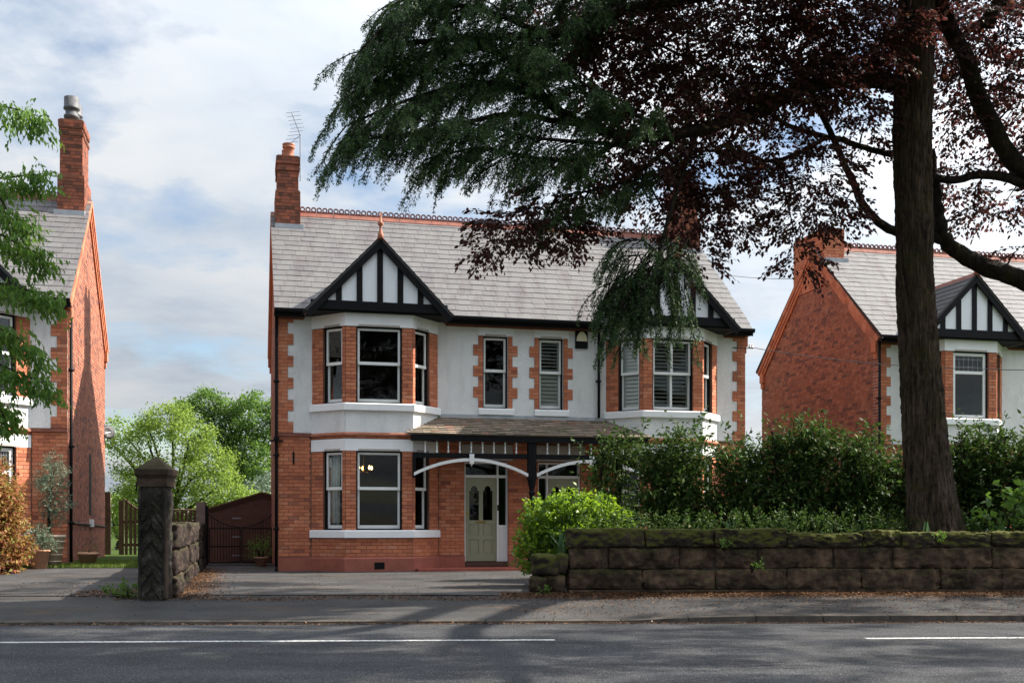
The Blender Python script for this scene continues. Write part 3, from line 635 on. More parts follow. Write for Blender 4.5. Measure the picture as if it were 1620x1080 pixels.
def build_house(u0, W, label, which, halves, styles, chims, z_left_open=False):
    H = House(u0, W, label, which); o = H.o
    FM = Fr((0, 0, 0), (1, 0, 0), (0, 0, 1), (0, -1, 0))
    bays = []; holes = []; smalls = []; doors = []
    if 'L' in halves: bays.append(2.32); smalls.append((4.98, 5.62)); doors.append((4.52, 5.63, 0))
    if 'R' in halves: bays.append(W - 2.32); smalls.append((W - 5.62, W - 4.98)); doors.append((W - 5.63, W - 4.52, 1))
    if which != 'main': doors = []
    for b in bays: holes.append((b - 1.45, b + 1.45, -1, 6.2))
    for a, b in smalls: holes.append((a, b, 4.0, 5.80))
    for a, b, _ in doors: holes.append((a, b, -1, 2.67))
    # bays first: they are the nearest brickwork
    for b, st in zip(bays, styles): bay(H, b, st)
    x = 0.0; bw = None
    for h in sorted([(b - 1.45, b + 1.45) for b in bays]) + [(W, W)]:
        if h[0] - x > .05:
            m = MB(); panel(m, FM, x, h[0], 0, 3.30, -.28, 0, [q for q in holes if q[1] > x and q[0] < h[0] and q[2] > -2]); bw = m.build('brick_wall', 'mortar', o)
        x = h[1]
    m = MB(); panel(m, FM, 0, W, 3.30, 6.26, -.28, .02, holes); m.build('rendered_wall', 'render', o)
    exb = [(b - 1.56, b + 1.56, -1, 7) for b in bays] + [(a, b, -1, 2.67) for a, b, _ in doors]
    lint = [(a - .08, b + .12, 2.70, 3.10) for a, b, _ in doors]
    H.bricks(FM, brick_rects(0, W, .35, 3.21, exb + lint), -.05, .008, 'brick', bw)
    for (a, b, c, d) in lint: m = MB(); m.box(FM, a, b, c, d, -.1, .014); m.build('lintel', 'lintelgrey', o)
    segs = []; x = 0.0
    for h in sorted(exb): segs.append((x, h[0])) if h[0] > x else None; x = h[1]
    segs.append((x, W))
    for a, b in segs:
        if b - a < .05: continue
        m = MB(); m.box(FM, a, b, 0, .33, .001, .05); m.build('plinth', 'plinth', o)
    for a, b in [(0, None)]:
        x = 0.0
        for h in sorted([(b_ - 1.54, b_ + 1.54) for b_ in bays]):
            if h[0] > x: m = MB(); m.box(FM, x, h[0], 3.215, 3.29, .0, .055); m.build('string_course', 'terradark', o)
            x = h[1]
        if which != 'main' or 'R' not in halves: m = MB(); m.box(FM, x, W, 3.215, 3.29, .0, .055); m.build('string_course', 'terradark', o)
    # quoins and window dressings
    dress = MB(); rr = []
    for tz in toothed(H, FM, 0.0, .225, 3.30, 6.2, False, True, o): rr.append(tz)
    for tz in toothed(H, FM, W - .225, W, 3.30, 6.2, True, False, o): rr.append(tz)
    for a, b in smalls:
        for tz in toothed(H, FM, a - .115, a, 4.0, 5.80, True, False, o, start=1): rr.append(tz)
        for tz in toothed(H, FM, b, b + .115, 4.0, 5.80, False, True, o, start=1): rr.append(tz)
    for k, (a, b, c, d) in enumerate(rr):
        dress = MB(); dress.box(FM, a, b, c, d, 0, .032); dw = dress.build('quoin', 'mortar', o)
        for i in range(3):
            z0 = c + i * COURSE; z1 = min(z0 + COURSE, d)
            if z1 - z0 < .03: continue
            cut = [a, b] if (b - a < .26 and i % 2 == 0) else [a, a + (b - a) * (.36 if i % 2 else .64), b]
            for p, q in zip(cut, cut[1:]): H.bricks(FM, [(p + .004, q - .004, z0 + .005, z1 - .005)], .0, .038, 'brick', dw)
    for k, (a, b) in enumerate(smalls):
        sh = None
        if which == 'main' and k == 1: sh = (math.radians(28), math.radians(80))
        window(H, FM, a, b, 4.0, 5.80, shut=sh)
        sill(H, FM, a - .115, b + .145, 3.84, 4.0, .085)
        m = MB(); m.box(FM, a - .115, b + .145, 5.805, 6.06, .0, .04); m.build('lintel', 'white', o)
        m = MB(); m.box(FM, a + .05, b - .05, 5.803, 5.84, .041, .048); m.build('lintel_mould', 'lintelgrey', o)
    # gable ends, back wall, floors
    DP = 7.0; zr = 9.42; pk = DP / 2
    def gz(y): return 6.2 + (zr - 6.2) * (1 - abs(y - pk) / pk) if 0 <= y <= DP else 6.2
    for side in (0, 1):
        if which != 'main' and ((which == 'left' and side == 0)): continue
        x = 0 if side == 0 else W
        FS = Fr((x, 0, 0), (0, 1, 0), (0, 0, 1), (-1, 0, 0)) if side == 0 else Fr((x, 0, 0), (0, 1, 0), (0, 0, 1), (1, 0, 0))
        m = MB(); m.prism(FS, [(0.0, 0), (DP, 0), (DP, 6.2), (pk, zr), (0.0, 6.2)], -.28, -.002); sw = m.build('gable_wall', 'mortar_side', o)
        rs = []
        for (a, b, c, d) in brick_rects(0.002, DP, 0.0, zr, header=.01):
            zm = (c + d) / 2
            lo, hi = (0.0, DP) if zm < 6.2 else (pk * (zm - 6.2) / (zr - 6.2), DP - pk * (zm - 6.2) / (zr - 6.2))
            a2, b2 = max(a, lo), min(b, hi)
            if b2 - a2 > .03: rs.append((a2, b2, c, d))
        H.bricks(FS, rs, -.04, .006, 'brick_side', sw, single=False)
        for sg in (0, 1):                                      # oversailing verge courses
            A = Vector((x, 0 if sg == 0 else DP, 6.16)); B = Vector((x, pk, zr - .04)); d = (B - A).normalized()
            for (w0, w1, n1) in ((-.02, .10, .10), (-.13, -.025, .075), (-.24, -.135, .05)):
                up = Vector((0, -d.z, d.y)) if sg == 0 else Vector((0, d.z, -d.y))
                if up.z < 0: up = -up
                F = Fr(A, d, up, FS.N); L = (B - A).length; m = MB(); s = -.12; ex = .245
                while s < L: m.box(F, max(s, -.12) + .003, min(s + ex, L) - .003, w0 + .003, w1, 0, n1); s += ex
                m.build('verge_course', 'brick', o)
            F = Fr((x, 0 if sg == 0 else DP, 0), (0, 1 if sg == 0 else -1, 0), (0, 0, 1), FS.N)
            m = MB(); m.box(F, -.0, .24, 5.80, 6.10, .007, .09); m.box(F, 0, .18, 5.62, 5.80, .007, .05); m.build('kneeler', 'brick', o)
    m = MB(); m.abox(.28, W - .28, DP - .28, DP - .01, 0, 6.2); m.build('back_wall', 'brick_side', o)
    m = MB(); m.abox(.28, W - .28, .02, DP - .3, 3.22, 3.34); m.abox(.28, W - .28, .3, DP - .3, 6.0, 6.06); m.build('floor_slab', 'dark_in', o)
    for b in bays:
        m = MB(); m.prism(Fr((b, 0, 0), (1, 0, 0), (0, -1, 0), (0, 0, 1)), [(-1.3, -.02), (1.3, -.02), (.70, .52), (-.70, .52)], 3.23, 3.33); m.build('bay_floor', 'dark_in', o)
    m = MB(); m.abox(.28, W - .28, .0, DP - .3, .10, .16); m.build('ground_floor', 'floorwood', o)
    m = MB(); m.abox(.3, W - .3, 3.6, 3.7, .16, 6.0); m.build('inner_wall', 'dark_in', o)
    xs = [4.2, 7.84, 6.02] if which == 'main' else []
    for x in xs: m = MB(); m.abox(x - .05, x + .05, .3, 3.6, .16, 3.2); m.abox(x - .05, x + .05, .3, 3.6, 3.36, 6.0); m.build('inner_wall', 'dark_in', o)
    # roof
    al = math.atan2(9.48 - 6.20, 3.8); L = math.hypot(3.8, 9.48 - 6.20)
    x0, x1 = (-.10, W + .10)
    RF = Fr((0, -.30, 6.22), (1, 0, 0), (0, math.cos(al), math.sin(al)), (0, -math.sin(al), math.cos(al)))
    m = MB(); m.box(RF, x0 + .02, x1 - .02, .0, L, -.08, -.016)
    RB = Fr((0, DP + .30, 6.22), (1, 0, 0), (0, -math.cos(al), math.sin(al)), (0, math.sin(al), math.cos(al)))
    m.box(RB, x0 + .02, x1 - .02, .0, L, -.08, .012)
    roof = m.build('roof', 'roofdeck', o)
    st = MB(); n = 19; ex = L / n
    sme = slate_me('slate')
    def tw_(M): c = M @ Vector((.5, .5, .5)); return Matrix.Translation(c) @ Matrix.Rotation(random.gauss(0, .006), 4, RF.N) @ Matrix.Translation(-c) @ M
    for k in range(n):
        w = .33; s = x0 - (w / 2 if k % 2 else 0) - .07 * (k % 3)
        while s < x1 - .03:
            a, b = max(s, x0), min(s + w, x1); s += w
            dz = random.gauss(0, .006) - (.035 if random.random() < .012 else 0); t0 = k * ex - .02 + dz; t1 = (k + 1) * ex + (.03 if k < n - 1 else -.01)
            nl = .013 + random.uniform(-.003, .003)
            if H.sl > 0 and not (which == 'left' and b < W - 3.0) and not (which == 'right' and a > 7):
                H.sl -= 1; Mx = RF.mat(a + .0025, b - .0025, t0, t1, 0, nl)
                inst('slate', sme, tw_(Mx), roof)
            else: st.wedge(RF, a + .0025, b - .0025, t0, t1, nl, 0, .012)
    st.build('slate', 'slate', roof, kind='stuff')
    lr = 0.66; xr = lr + .01 if any(c[0] == 'L' for c in chims) else 0.0; end = W - lr if any(c[0] == 'R' for c in chims) else W
    k = 0
    while xr < end - .1: inst('ridge_tile', CREST, Matrix.Translation((xr, pk, 9.50)), roof); xr += .45
    if which == 'main' or which == 'right' or which == 'left':
        m = MB(); x = x0 + .0
        bs = sorted(bays)
        runs = []; x = x0
        for b in bs: runs.append((x, b - 1.72)); x = b + 1.72
        runs.append((x, x1))
        for a, b in runs:
            if b - a < .1: continue
            g = MB(); F = Fr((0, 0, 0), (1, 0, 0), (0, 0, 1), (0, -1, 0))
            prof = [(.30, 6.20), (.30, 6.14), (.33, 6.10), (.39, 6.10), (.42, 6.14), (.42, 6.20), (.405, 6.20), (.40, 6.15), (.38, 6.12), (.34, 6.12), (.315, 6.15), (.315, 6.20)]
            kx = len(prof); V = [(a, -p, z) for p, z in prof] + [(b, -p, z) for p, z in prof]
            g.add(V, [(i, (i + 1) % kx, kx + (i + 1) % kx, kx + i) for i in range(kx)] + [tuple(range(kx))[::-1], tuple(range(kx, 2 * kx))]); g.build('gutter', 'black', o)
            g = MB(); g.abox(a, b, -.298, -.27, 6.03, 6.2); g.abox(a, b, -.27, -.021, 6.06, 6.09); g.build('fascia', 'black', o)
            g = MB(); g.abox(max(a, 0), min(b, W), -.06, -.021, 6.0, 6.058); g.build('corbel_course', 'terradark', o)
    for ch in chims: chimney(H, ch[0], ch[1], ch[2], *ch[3:])
    H.FM = FM
    return H
# ------------------------------------------------------------------ the three houses of the row
D = math.radians
main = build_house(0.0, 12.04, 'red brick and white roughcast house pair with twin timbered gables and arched porch', 'main', 'LR',
    [dict(), dict(up_shut=(D(76), D(76)), up_shut_side=(D(12), D(12)))],
    [('L', 10.85, None), ('R', 10.85, None)])
leftH = build_house(-4.705 - 6.02, 6.02, 'brick house with metal-capped chimney and sunlit gable end at the left edge', 'left', 'R',
    [dict(low='casement')], [('R', 11.35, 'metal')])
rightH = build_house(15.98, 12.04, 'brick house with stump chimney and broad red gable end behind the dark trunk', 'right', 'L',
    [dict(up='casement', low='casement')], [('L', 9.92, None, 2.9, 4.75)])
M_ = main.o
# downpipes, porch, doors of the main house
downpipe(main, -.045, -.07, .08, 6.08)
downpipe(main, 7.98, -.09, 3.82, 6.0, False)
downpipe(leftH, 6.02 + .06, .10, .22, 6.1); downpipe(leftH, 0.4, -.09, .2, 6.0)
downpipe(rightH, -.03, -.10, .1, 6.08)
hp = MB(); hp.tube([(-.045, -.16, 3.12), (-.045, -.16, 3.18)], .07, 8); hp.abox(-.2, .1, -.2, -.03, 3.08, 3.11); hp.build('hopper', 'black', M_)
def porch(H):
    o = H.o; W = H.W; mid = W / 2
    zt, ze, vp = 3.76, 3.27, .98
    al = math.atan2(zt - ze, vp); L = math.hypot(vp, zt - ze)
    F = Fr((0, -vp, ze), (1, 0, 0), (0, math.cos(al), math.sin(al)), (0, -math.sin(al), math.cos(al)))
    lim = lambda t: (3.87 - (vp - t * math.cos(al)), W - 3.87 + (vp - t * math.cos(al)))
    m = MB(); m.add([F.p(lim(0)[0] + .1, 0, -.01), F.p(lim(0)[1] - .1, 0, -.01), F.p(lim(L)[1], L, -.01), F.p(lim(L)[0], L, -.01), F.p(lim(0)[0] + .1, 0, -.05), F.p(lim(0)[1] - .1, 0, -.05), F.p(lim(L)[1], L, -.05), F.p(lim(L)[0], L, -.05)], [(0, 1, 2, 3), (7, 6, 5, 4), (0, 4, 5, 1), (1, 5, 6, 2), (2, 6, 7, 3), (3, 7, 4, 0)])
    pr = m.build('porch_roof', 'porchtile', o); n = 10; ex = L / n; cnt = 0; me = slate_me('porchtile'); st = MB()
    for k in range(n):
        a0, b0 = lim(k * ex + .06); w = .2; s = a0 - (w / 2 if k % 2 else 0)
        while s < b0 - .02:
            a, b = max(s, a0), min(s + w, b0); s += w; nl = .024 + random.uniform(-.006, .006)
            t0 = k * ex - .02 + random.gauss(0, .006)
            if b - a < .04: continue
            if cnt < 298: cnt += 1; inst('roof_tile', me, F.mat(a + .003, b - .003, t0, (k + 1) * ex + .02, 0, nl), pr)
            else: st.wedge(F, a + .003, b - .003, t0, (k + 1) * ex + .02, nl, 0, .015)
    if st.v: st.build('roof_tile', 'porchtile', pr, kind='stuff')
    m = MB(); m.abox(3.9, W - 3.9, -.05, -.021, 3.74, 3.83); m.build('flashing', 'lead', o)
    y0, y1 = -.93, -.80
    a, b = 3.10, W - 3.10
    m = MB(); m.abox(a - .04, b + .04, -.97, -.80, 3.10, 3.245); m.build('porch_beam', 'black', o)
    m = MB(); m.abox(a, b, y0 + .01, y1, 2.70, 2.815); m.build('porch_rail', 'black', o)
    for half in (0, 1):
        p, q = (a + .02, mid - .11) if half == 0 else (mid + .11, b - .02)
        xs = np.linspace(p, q, 11)[1:-1]
        for x in xs:
            sp = MB(); x = float(x); prof = [(.018, 0), (.026, .03), (.018, .05), (.013, .10), (.024, .145), (.013, .19), (.018, .24), (.026, .26), (.018, .285)]
            sp.lathe((x, -.865, 2.815), prof, 8); sp.build('spindle', 'wpaint', o, True)
        # arched brace: white strip with the black spandrel behind it
        arc = []; N_ = 18
        for i in range(N_ + 1):
            t = i / N_; x = p + (q - p) * t; z = 2.30 + (2.655 - 2.30) * (1 - (2 * t - 1) ** 2) ; arc.append((x, z))
        m = MB(); FMx = Fr((0, -.87, 0), (1, 0, 0), (0, 0, 1), (0, -1, 0))
        for (x0, z0), (x1, z1) in zip(arc, arc[1:]):
            m.prism(FMx, [(x0, z0), (x1, z1), (x1, 2.705), (x0, 2.705)], -.03, .0) if False else None
            m.prism(FMx, [(x0, z0 - .03), (x1, z1 - .03), (x1, z1 + .045), (x0, z0 + .045)], -.05, .068, .5)
        m.build('porch_arch', 'wpaint', o)
        k = MB(); xm = (p + q) / 2; k.prism(FMx, [(xm - .045, 2.56), (xm + .045, 2.56), (xm + .06, 2.80), (xm - .06, 2.80)], -.03, .085); k.lathe((xm, -.90, 2.50), [(.0, 0), (.02, .02), (.012, .06)], 8); k.build('keystone', 'wpaint', o)
        e = p - .02 if half == 0 else q - .05
        m = MB(); m.abox(e, e + .07, y0, y1, 2.22, 2.70); m.build('bracket', 'black', o)
    m = MB(); m.abox(mid - .10, mid + .10, -.94, -.78, 2.2, 3.10); m.lathe((mid, -.86, .10), [(.10, 0), (.10, .30), (.06, .36), (.06, 1.7), (.085, 1.78), (.06, 1.84), (.085, 1.95), (.11, 2.1)], 12); m.build('porch_post', 'black', o, False)
    m = MB(); m.abox(3.2, W - 3.2, -1.10, -.02, -.05, .062); m.build('porch_step', 'step', o)
    # party wall between the doorways
    # doors
    for half in (0, 1):
        fx = (lambda u: u) if half == 0 else (lambda u: W - u)
        def bx(m, u0, u1, z0, z1, n0, n1):
            a_, b_ = sorted((fx(u0), fx(u1))); m.box(H.FM, a_, b_, z0, z1, n0, n1)
        m = MB(); bx(m, 4.52, 5.63, .06, .185, -.26, -.005); m.build('door_step', 'stepdark', o)
        f = MB(); bx(f, 4.52, 4.56, .19, 2.67, -.2, -.06); bx(f, 5.36, 5.40, .19, 2.67, -.2, -.06); bx(f, 5.60, 5.63, .19, 2.67, -.2, -.06); bx(f, 4.56, 5.36, 2.275, 2.345, -.2, -.06); bx(f, 5.40, 5.60, 2.275, 2.345, -.2, -.06); bx(f, 4.56, 5.36, 2.63, 2.67, -.2, -.06); bx(f, 5.40, 5.60, 2.63, 2.67, -.2, -.06); bx(f, 5.40, 5.60, .19, 1.10, -.18, -.10)
        bx(f, 5.43, 5.57, .25, .42, -.098, -.09); bx(f, 5.43, 5.57, .50, 1.02, -.098, -.09)
        f.build('door_frame', 'wpaint', o)
        for (u0, u1, z0, z1) in ((4.56, 5.36, 2.345, 2.63), (5.40, 5.60, 2.345, 2.63), (5.40, 5.60, 1.10, 2.275)):
            g = MB(); bx(g, u0, u1, z0, z1, -.135, -.13); g.build('pane', 'glass', o)
        d = MB(); zb, zt_ = .20, 2.272
        # leaf: stiles and rails around two arched lights and four panels
        u0, u1, um = 4.563, 5.357, 4.96
        bx(d, u0, u0 + .10, zb, zt_, -.16, -.11); bx(d, u1 - .10, u1, zb, zt_, -.16, -.11); bx(d, um - .05, um + .05, zb, zt_, -.16, -.11)
        for (z0, z1) in ((zb, zb + .18), (.74, .84), (1.12, 1.22), (2.10, zt_)):
            bx(d, u0 + .10, um - .05, z0, z1, -.16, -.11); bx(d, um + .05, u1 - .10, z0, z1, -.16, -.11)
        for (z0, z1) in ((zb + .18, .74), (.84, 1.12)):
            for (p, q) in ((u0 + .10, um - .05), (um + .05, u1 - .10)): bx(d, p, q, z0, z1, -.15, -.13); bx(d, p + .03, q - .03, z0 + .03, z1 - .03, -.13, -.12)
        for (p, q) in ((u0 + .10, um - .05), (um + .05, u1 - .10)):           # shouldered arch heads
            c_ = (p + q) / 2; r_ = (q - p) / 2 - .04
            for i in range(8):
                t0, t1 = math.pi * i / 8, math.pi * (i + 1) / 8
                pts = [(c_ + r_ * math.cos(t0), 1.98 + r_ * math.sin(t0) * 1.15), (c_ + r_ * math.cos(t0), 2.10), (c_ + r_ * math.cos(t1), 2.10), (c_ + r_ * math.cos(t1), 1.98 + r_ * math.sin(t1) * 1.15)]
                d.prism(Fr((0, 0, 0), (1, 0, 0), (0, 0, 1), (0, -1, 0)), [(fx(x), z) for x, z in pts], -.16, -.112)
            bx(d, p, p + .04, 1.95, 2.10, -.16, -.11); bx(d, q - .04, q, 1.95, 2.10, -.16, -.11)
        dr = d.build('door', 'door', o)
        for (p, q) in ((u0 + .10, um - .05), (um + .05, u1 - .10)): g = MB(); bx(g, p, q, 1.22, 2.10, -.142, -.138); g.build('pane', 'glass', dr)
        b = MB(); bx(b, um - .13, um + .13, 1.145, 1.20, -.11, -.10); b.build('letterbox', 'brass', dr)
        b = MB(); b.tube([H.FM.p(fx(u0 + .05), 1.38, -.11), H.FM.p(fx(u0 + .05), 1.38, -.06)], [.02, .03], 10); bx(b, u0 + .035, u0 + .065, 1.3, 1.46, -.11, -.104); b.build('door_knob', 'brass', dr)
        b = MB(); bx(b, 5.365, 5.395, 1.46, 1.60, -.06, -.035); b.build('doorbell', 'black', o)
        cg = MB(); bx(cg, 4.5, 5.7, .16, 2.75, -3.2, -3.15); cg.build('hall_back', 'dark_in', o)
porch(main)
# air brick and small fittings
ab = MB(); ab.box(Fr((2.32, -.75, 0), (1, 0, 0), (0, 0, 1), (0, -1, 0)), -.12, .12, .06, .22, .056, .062); ab.build('air_brick', 'black', M_)
fit = MB(); fit.box(main.FM, .34, .38, 2.55, 2.85, .008, .03); fit.build('wall_bracket', 'black', M_)
for o_ in (main, leftH, rightH): o_.flush()
sw = MB(); sw.box(Fr((6.02, 0, 0), (0, 1, 0), (0, 0, 1), (1, 0, 0)), 3.55, 4.0, 1.35, 2.95, .008, .012)
sw.build('slot_window', 'black', leftH.o)
pp = MB(); pp.tube([(6.05, .12, 1.15), (6.05, 3.0, 1.12), (6.05, 6.9, 1.05)], .02, 6); pp.build('wall_cable', 'wire', leftH.o)
mb_ = MB(); mb_.abox(6.03, 6.10, 3.6, 4.0, 1.05, 1.25); mb_.build('meter_box', 'wpaint', leftH.o)

# things on the houses
def on_house(name, u, v, z, label, cat): o = empty(name, hw(u, v, z), TH); return tag(o, label, cat)
a = on_house('alarm_box', 7.53, -.022, 5.79, 'cream and black burglar alarm box beside the downpipe under the eaves', 'alarm')
m = MB(); m.abox(-.16, .16, -.05, 0, -.22, .22); m.build('back_plate', 'black', a)
m = MB(); m.prism(Fr((0, -.05, 0), (1, 0, 0), (0, 0, 1), (0, -1, 0)), [(-.14, -.04)] + [(.14 * math.cos(t), -.04 + .24 * math.sin(t)) for t in np.linspace(0, math.pi, 12)][0:12], .001, .03); m.build('cover', 'cream', a)
def aerial(u, v, z, h, label, yagi=True):
    o = on_house('television_aerial', u, v, z, label, 'aerial')
    m = MB(); m.tube([(0, 0, 0), (0, 0, h)], .016, 6); m.build('mast', 'metal', o)
    if yagi:
        bm = MB(); bm.tube([(.12, 0, h - .30), (-.20, -.3, h + .75)][::-1] if False else [(-.28, 0, h - .25), (.0, 0, h + .02), (-.22, .1, h + .62)], .012, 5); bm.build('boom', 'metal', o)
        for k in range(9):
            z_ = h - .2 + k * .10; x_ = -.26 + (.04 * k if k < 4 else .16 - .03 * (k - 4)); e = MB(); e.tube([(x_ - .15, 0, z_ - .03), (x_ + .20, 0, z_ + .04)], .006, 4); e.build('element', 'metal', o)
    return o
aerial(.66, 2.9, 10.2, 1.2, 'television aerial with comb of rods on the left chimney of the main house')
aerial(11.34, 2.9, 9.9, 1.1, 'bare aerial mast strapped to the leaf-covered right chimney', False)
dsh = on_house('satellite_dish', -4.66, 6.75, 3.75, 'small round satellite dish on the back edge of the left house', 'dish')
m = MB(); m.tube([(0, 0, 0), (.12, .1, .02)], .015, 6); m.build('arm', 'metal', dsh)
m = MB(); m.lathe((0, 0, 0), [(.0, 0), (.12, .015), (.21, .05), (.215, .055), (.12, .025), (.0, .01)], 16); dd = m.build('dish', 'wire', dsh, True); dd.matrix_basis = Matrix.Translation((.03, .16, .02)) @ Matrix.Rotation(D(75), 4, Vector((1, .8, 0)).normalized())
br = on_house('cable_bracket', 12.04, .02, 5.75, 'small insulator bracket at the right corner of the main house', 'bracket')
m = MB(); m.tube([(-.35, -.06, 0), (.22, -.06, 0)], .012, 6); m.build('arm', 'black', br)
for x_ in (.12, .2): m = MB(); m.lathe((x_, -.06, .0), [(.02, 0), (.035, .03), (.02, .06), (.035, .09), (.0, .11)], 8); m.build('insulator', 'wpaint', br)
def cable(p, q, sag, label):
    p, q = Vector(p), Vector(q); pts = [p.lerp(q, t) - Vector((0, 0, sag * 4 * t * (1 - t))) for t in np.linspace(0, 1, 14)]
    m = MB(); m.tube(pts, .009, 4); return tag(m.build('overhead_cable', 'wire'), label, 'cable')
cable(hw(12.25, .0, 5.78), at(1640, 585, 23), .15, 'thin cable from the corner bracket towards the right edge')
cable(hw(11.7, 3.3, 8.6), hw(17.2, 5.0, 9.0), .18, 'thin cable between the main roof and the stump chimney')
# room things seen through the glass
ch = on_house('chandelier', 2.12, .9, 2.50, 'chandelier with five glowing bulbs inside the lower bay window', 'chandelier')
m = MB(); m.tube([(0, 0, -.08), (0, 0, .7)], .012, 6)
for k in range(5): t = 2 * math.pi * k / 5 + .3; m.tube([(0, 0, -.06), (.12 * math.cos(t), .12 * math.sin(t), -.10), (.22 * math.cos(t), .22 * math.sin(t), -.02)], .008, 5)
m.build('arms', 'brass', ch)
for k in range(5): t = 2 * math.pi * k / 5 + .3; b = MB(); b.lathe((.22 * math.cos(t), .22 * math.sin(t), -.02), [(.0, 0), (.022, .02), (.028, .05), (.014, .09), (.0, .11)], 8); b.build('bulb', 'bulb', ch, True)
def curtain(p, q, z0, z1, label):
    m = MB(); p, q = Vector(p), Vector(q); n = 24; V = []; d = (q - p); nn = Vector((-d.y, d.x, 0)).normalized()
    for i in range(n + 1):
        w = p.lerp(q, i / n) + nn * (.03 * math.sin(i * 1.4)); V += [(w.x, w.y, z0), (w.x, w.y, z1)]
    m.add(V, [(2 * i, 2 * i + 2, 2 * i + 3, 2 * i + 1) for i in range(n)]); o = m.build('curtain', 'curtain', None, True)
    o.modifiers.new('thickness', 'SOLIDIFY').thickness = .008; return tag(o, label, 'curtain')
curtain(hw(1.05, .02), hw(1.42, -.32), 1.0, 2.8, 'pale curtain in the left pane of the lower bay window')
curtain(hw(3.28, -.28), hw(3.58, .0), 1.0, 2.8, 'pale curtain in the right pane of the lower bay window beside the porch')
# ------------------------------------------------------------------ ground
RS = 0.03
def st(a, b, z=0.0): return Vector((a * math.cos(RS) - (b - 14.8) * math.sin(RS), 14.8 + a * math.sin(RS) + (b - 14.8) * math.cos(RS), z))
def sheet(name, mat, rows, kind='structure', na=2):
    """rows: list of lists of points, quads between consecutive rows"""
    m = MB(); V = [p for r in rows for p in r]; n = len(rows[0])
    m.add(V, [(i * n + k, i * n + k + 1, (i + 1) * n + k + 1, (i + 1) * n + k) for i in range(len(rows) - 1) for k in range(n - 1)]); o = m.build(name, mat); o['kind'] = kind; return o
def spread(bz): return [[Vector((x, b, z)) for x in (-900, -40, 0, 40, 900)] for b, z in bz]
sheet('ground', 'lawn', spread([(-900, -.32), (14.0, -.32), (15.6, -.30), (18.5, -.10), (19.5, -.05), (60, -.05), (1200, -.05)]))
sheet('road', 'road', [[st(a, b, -.2 - .012 * ((b - 9.7) / 5.2) ** 2) for a in np.linspace(-80, 80, 41)] for b in np.linspace(4.4, 14.86, 8)])
sheet('opposite_pavement', 'pave', [[st(a, b, -.09) for a in (-80, 0, 80)] for b in (-6, 4.3)])
def kz(a): return -.175 if a < 1.6 else (-.175 + .06 * min(1, (a - 1.6) / 1.2))
ga = list(np.linspace(-60, 0, 31)) + [.8, 1.6, 2.2, 2.8, 3.6] + list(np.linspace(5, 60, 24))
sheet('pavement', 'pave', [[st(a, b, kz(a) + (-.004 - kz(a)) * ((b - 15.02) / 2.6) ** .8) for a in ga] for b in (15.02, 15.5, 16.0, 16.6, 17.1, 17.62)])
sheet('driveway', 'drive', [[Vector((xa, y, z)) for xa in np.linspace(x0, x1, 8)] for (y, x0, x1, z) in ((17.45, -5.4, 1.6, 0.004), (18.2, -5.5, 1.4, 0.004), (21, -6.1, 1.2, .004), (24, -6.9, 3, .004), (29, -8.2, 12, .004), (36, -10, 12, .004))])
sheet('neighbour_driveway', 'drive', [[Vector((xa, y, z)) for xa in np.linspace(x0, x1, 6)] for (y, x0, x1, z) in ((17.3, -30, -5.6, 0.004), (18.5, -30, -5.75, .015), (21, -30, -6.35, .08), (24.2, -30, -7.1, .17))])
sheet('neighbour_lawn', 'lawn', [[Vector((xa, y, z)) for xa in np.linspace(x0, x1, 6)] for (y, x0, x1, z) in ((24.2, -30, -7.1, .165), (26, -30, -7.5, .20), (40, -30, -10.9, .20))])
m = MB(); m.abox(-8.7, -5.75, 30.0, 30.2, 0, .03); m.abox(-8.5, -6.0, 31.4, 37, .0, .02); tag(m.build('yard_ramp', 'pave'), kind='structure')
kb = empty('kerb'); kb['kind'] = 'structure'
a = -14.0
while a < 14:
    zt = kz(a + .45); m = MB(); P = [st(a + .006, 14.87), st(a + .904, 14.87), st(a + .904, 15.03), st(a + .006, 15.03)]
    z0_, z1_ = kz(a) + .004, kz(a + .91) + .004; zz = [z0_, z1_, z1_, z0_]
    V = [(p.x, p.y, -.3) for p in P] + [(p.x, p.y, z - (.012 if i < 2 else 0)) for i, (p, z) in enumerate(zip(P, zz))] 
    m.add(V, [(4, 5, 6, 7), (0, 1, 5, 4), (1, 2, 6, 5), (2, 3, 7, 6), (3, 0, 4, 7)]); m.build('kerb_stone', 'kerb', kb); a += .91
def roadline(a0, a1, b, w, slope=0.015):
    m = MB(); n = 30; V = []
    for i in range(n + 1):
        a_ = a0 + (a1 - a0) * i / n; bb = b + slope * a_; e = random.uniform(-.008, .008)
        for q in (bb - w / 2 + e, bb + w / 2 + e): p = st(a_, q); V.append((p.x, p.y, -.2 - .012 * ((q - 9.7) / 5.2) ** 2 + .004))
    m.add(V, [(2 * i, 2 * i + 2, 2 * i + 3, 2 * i + 1) for i in range(n)]); return tag(m.build('road_marking', 'line'), kind='structure')
roadline(-30, -11.5, 12.55, .14); roadline(-8.6, .42, 12.60, .14); roadline(4.0, 10, 12.60, .14)
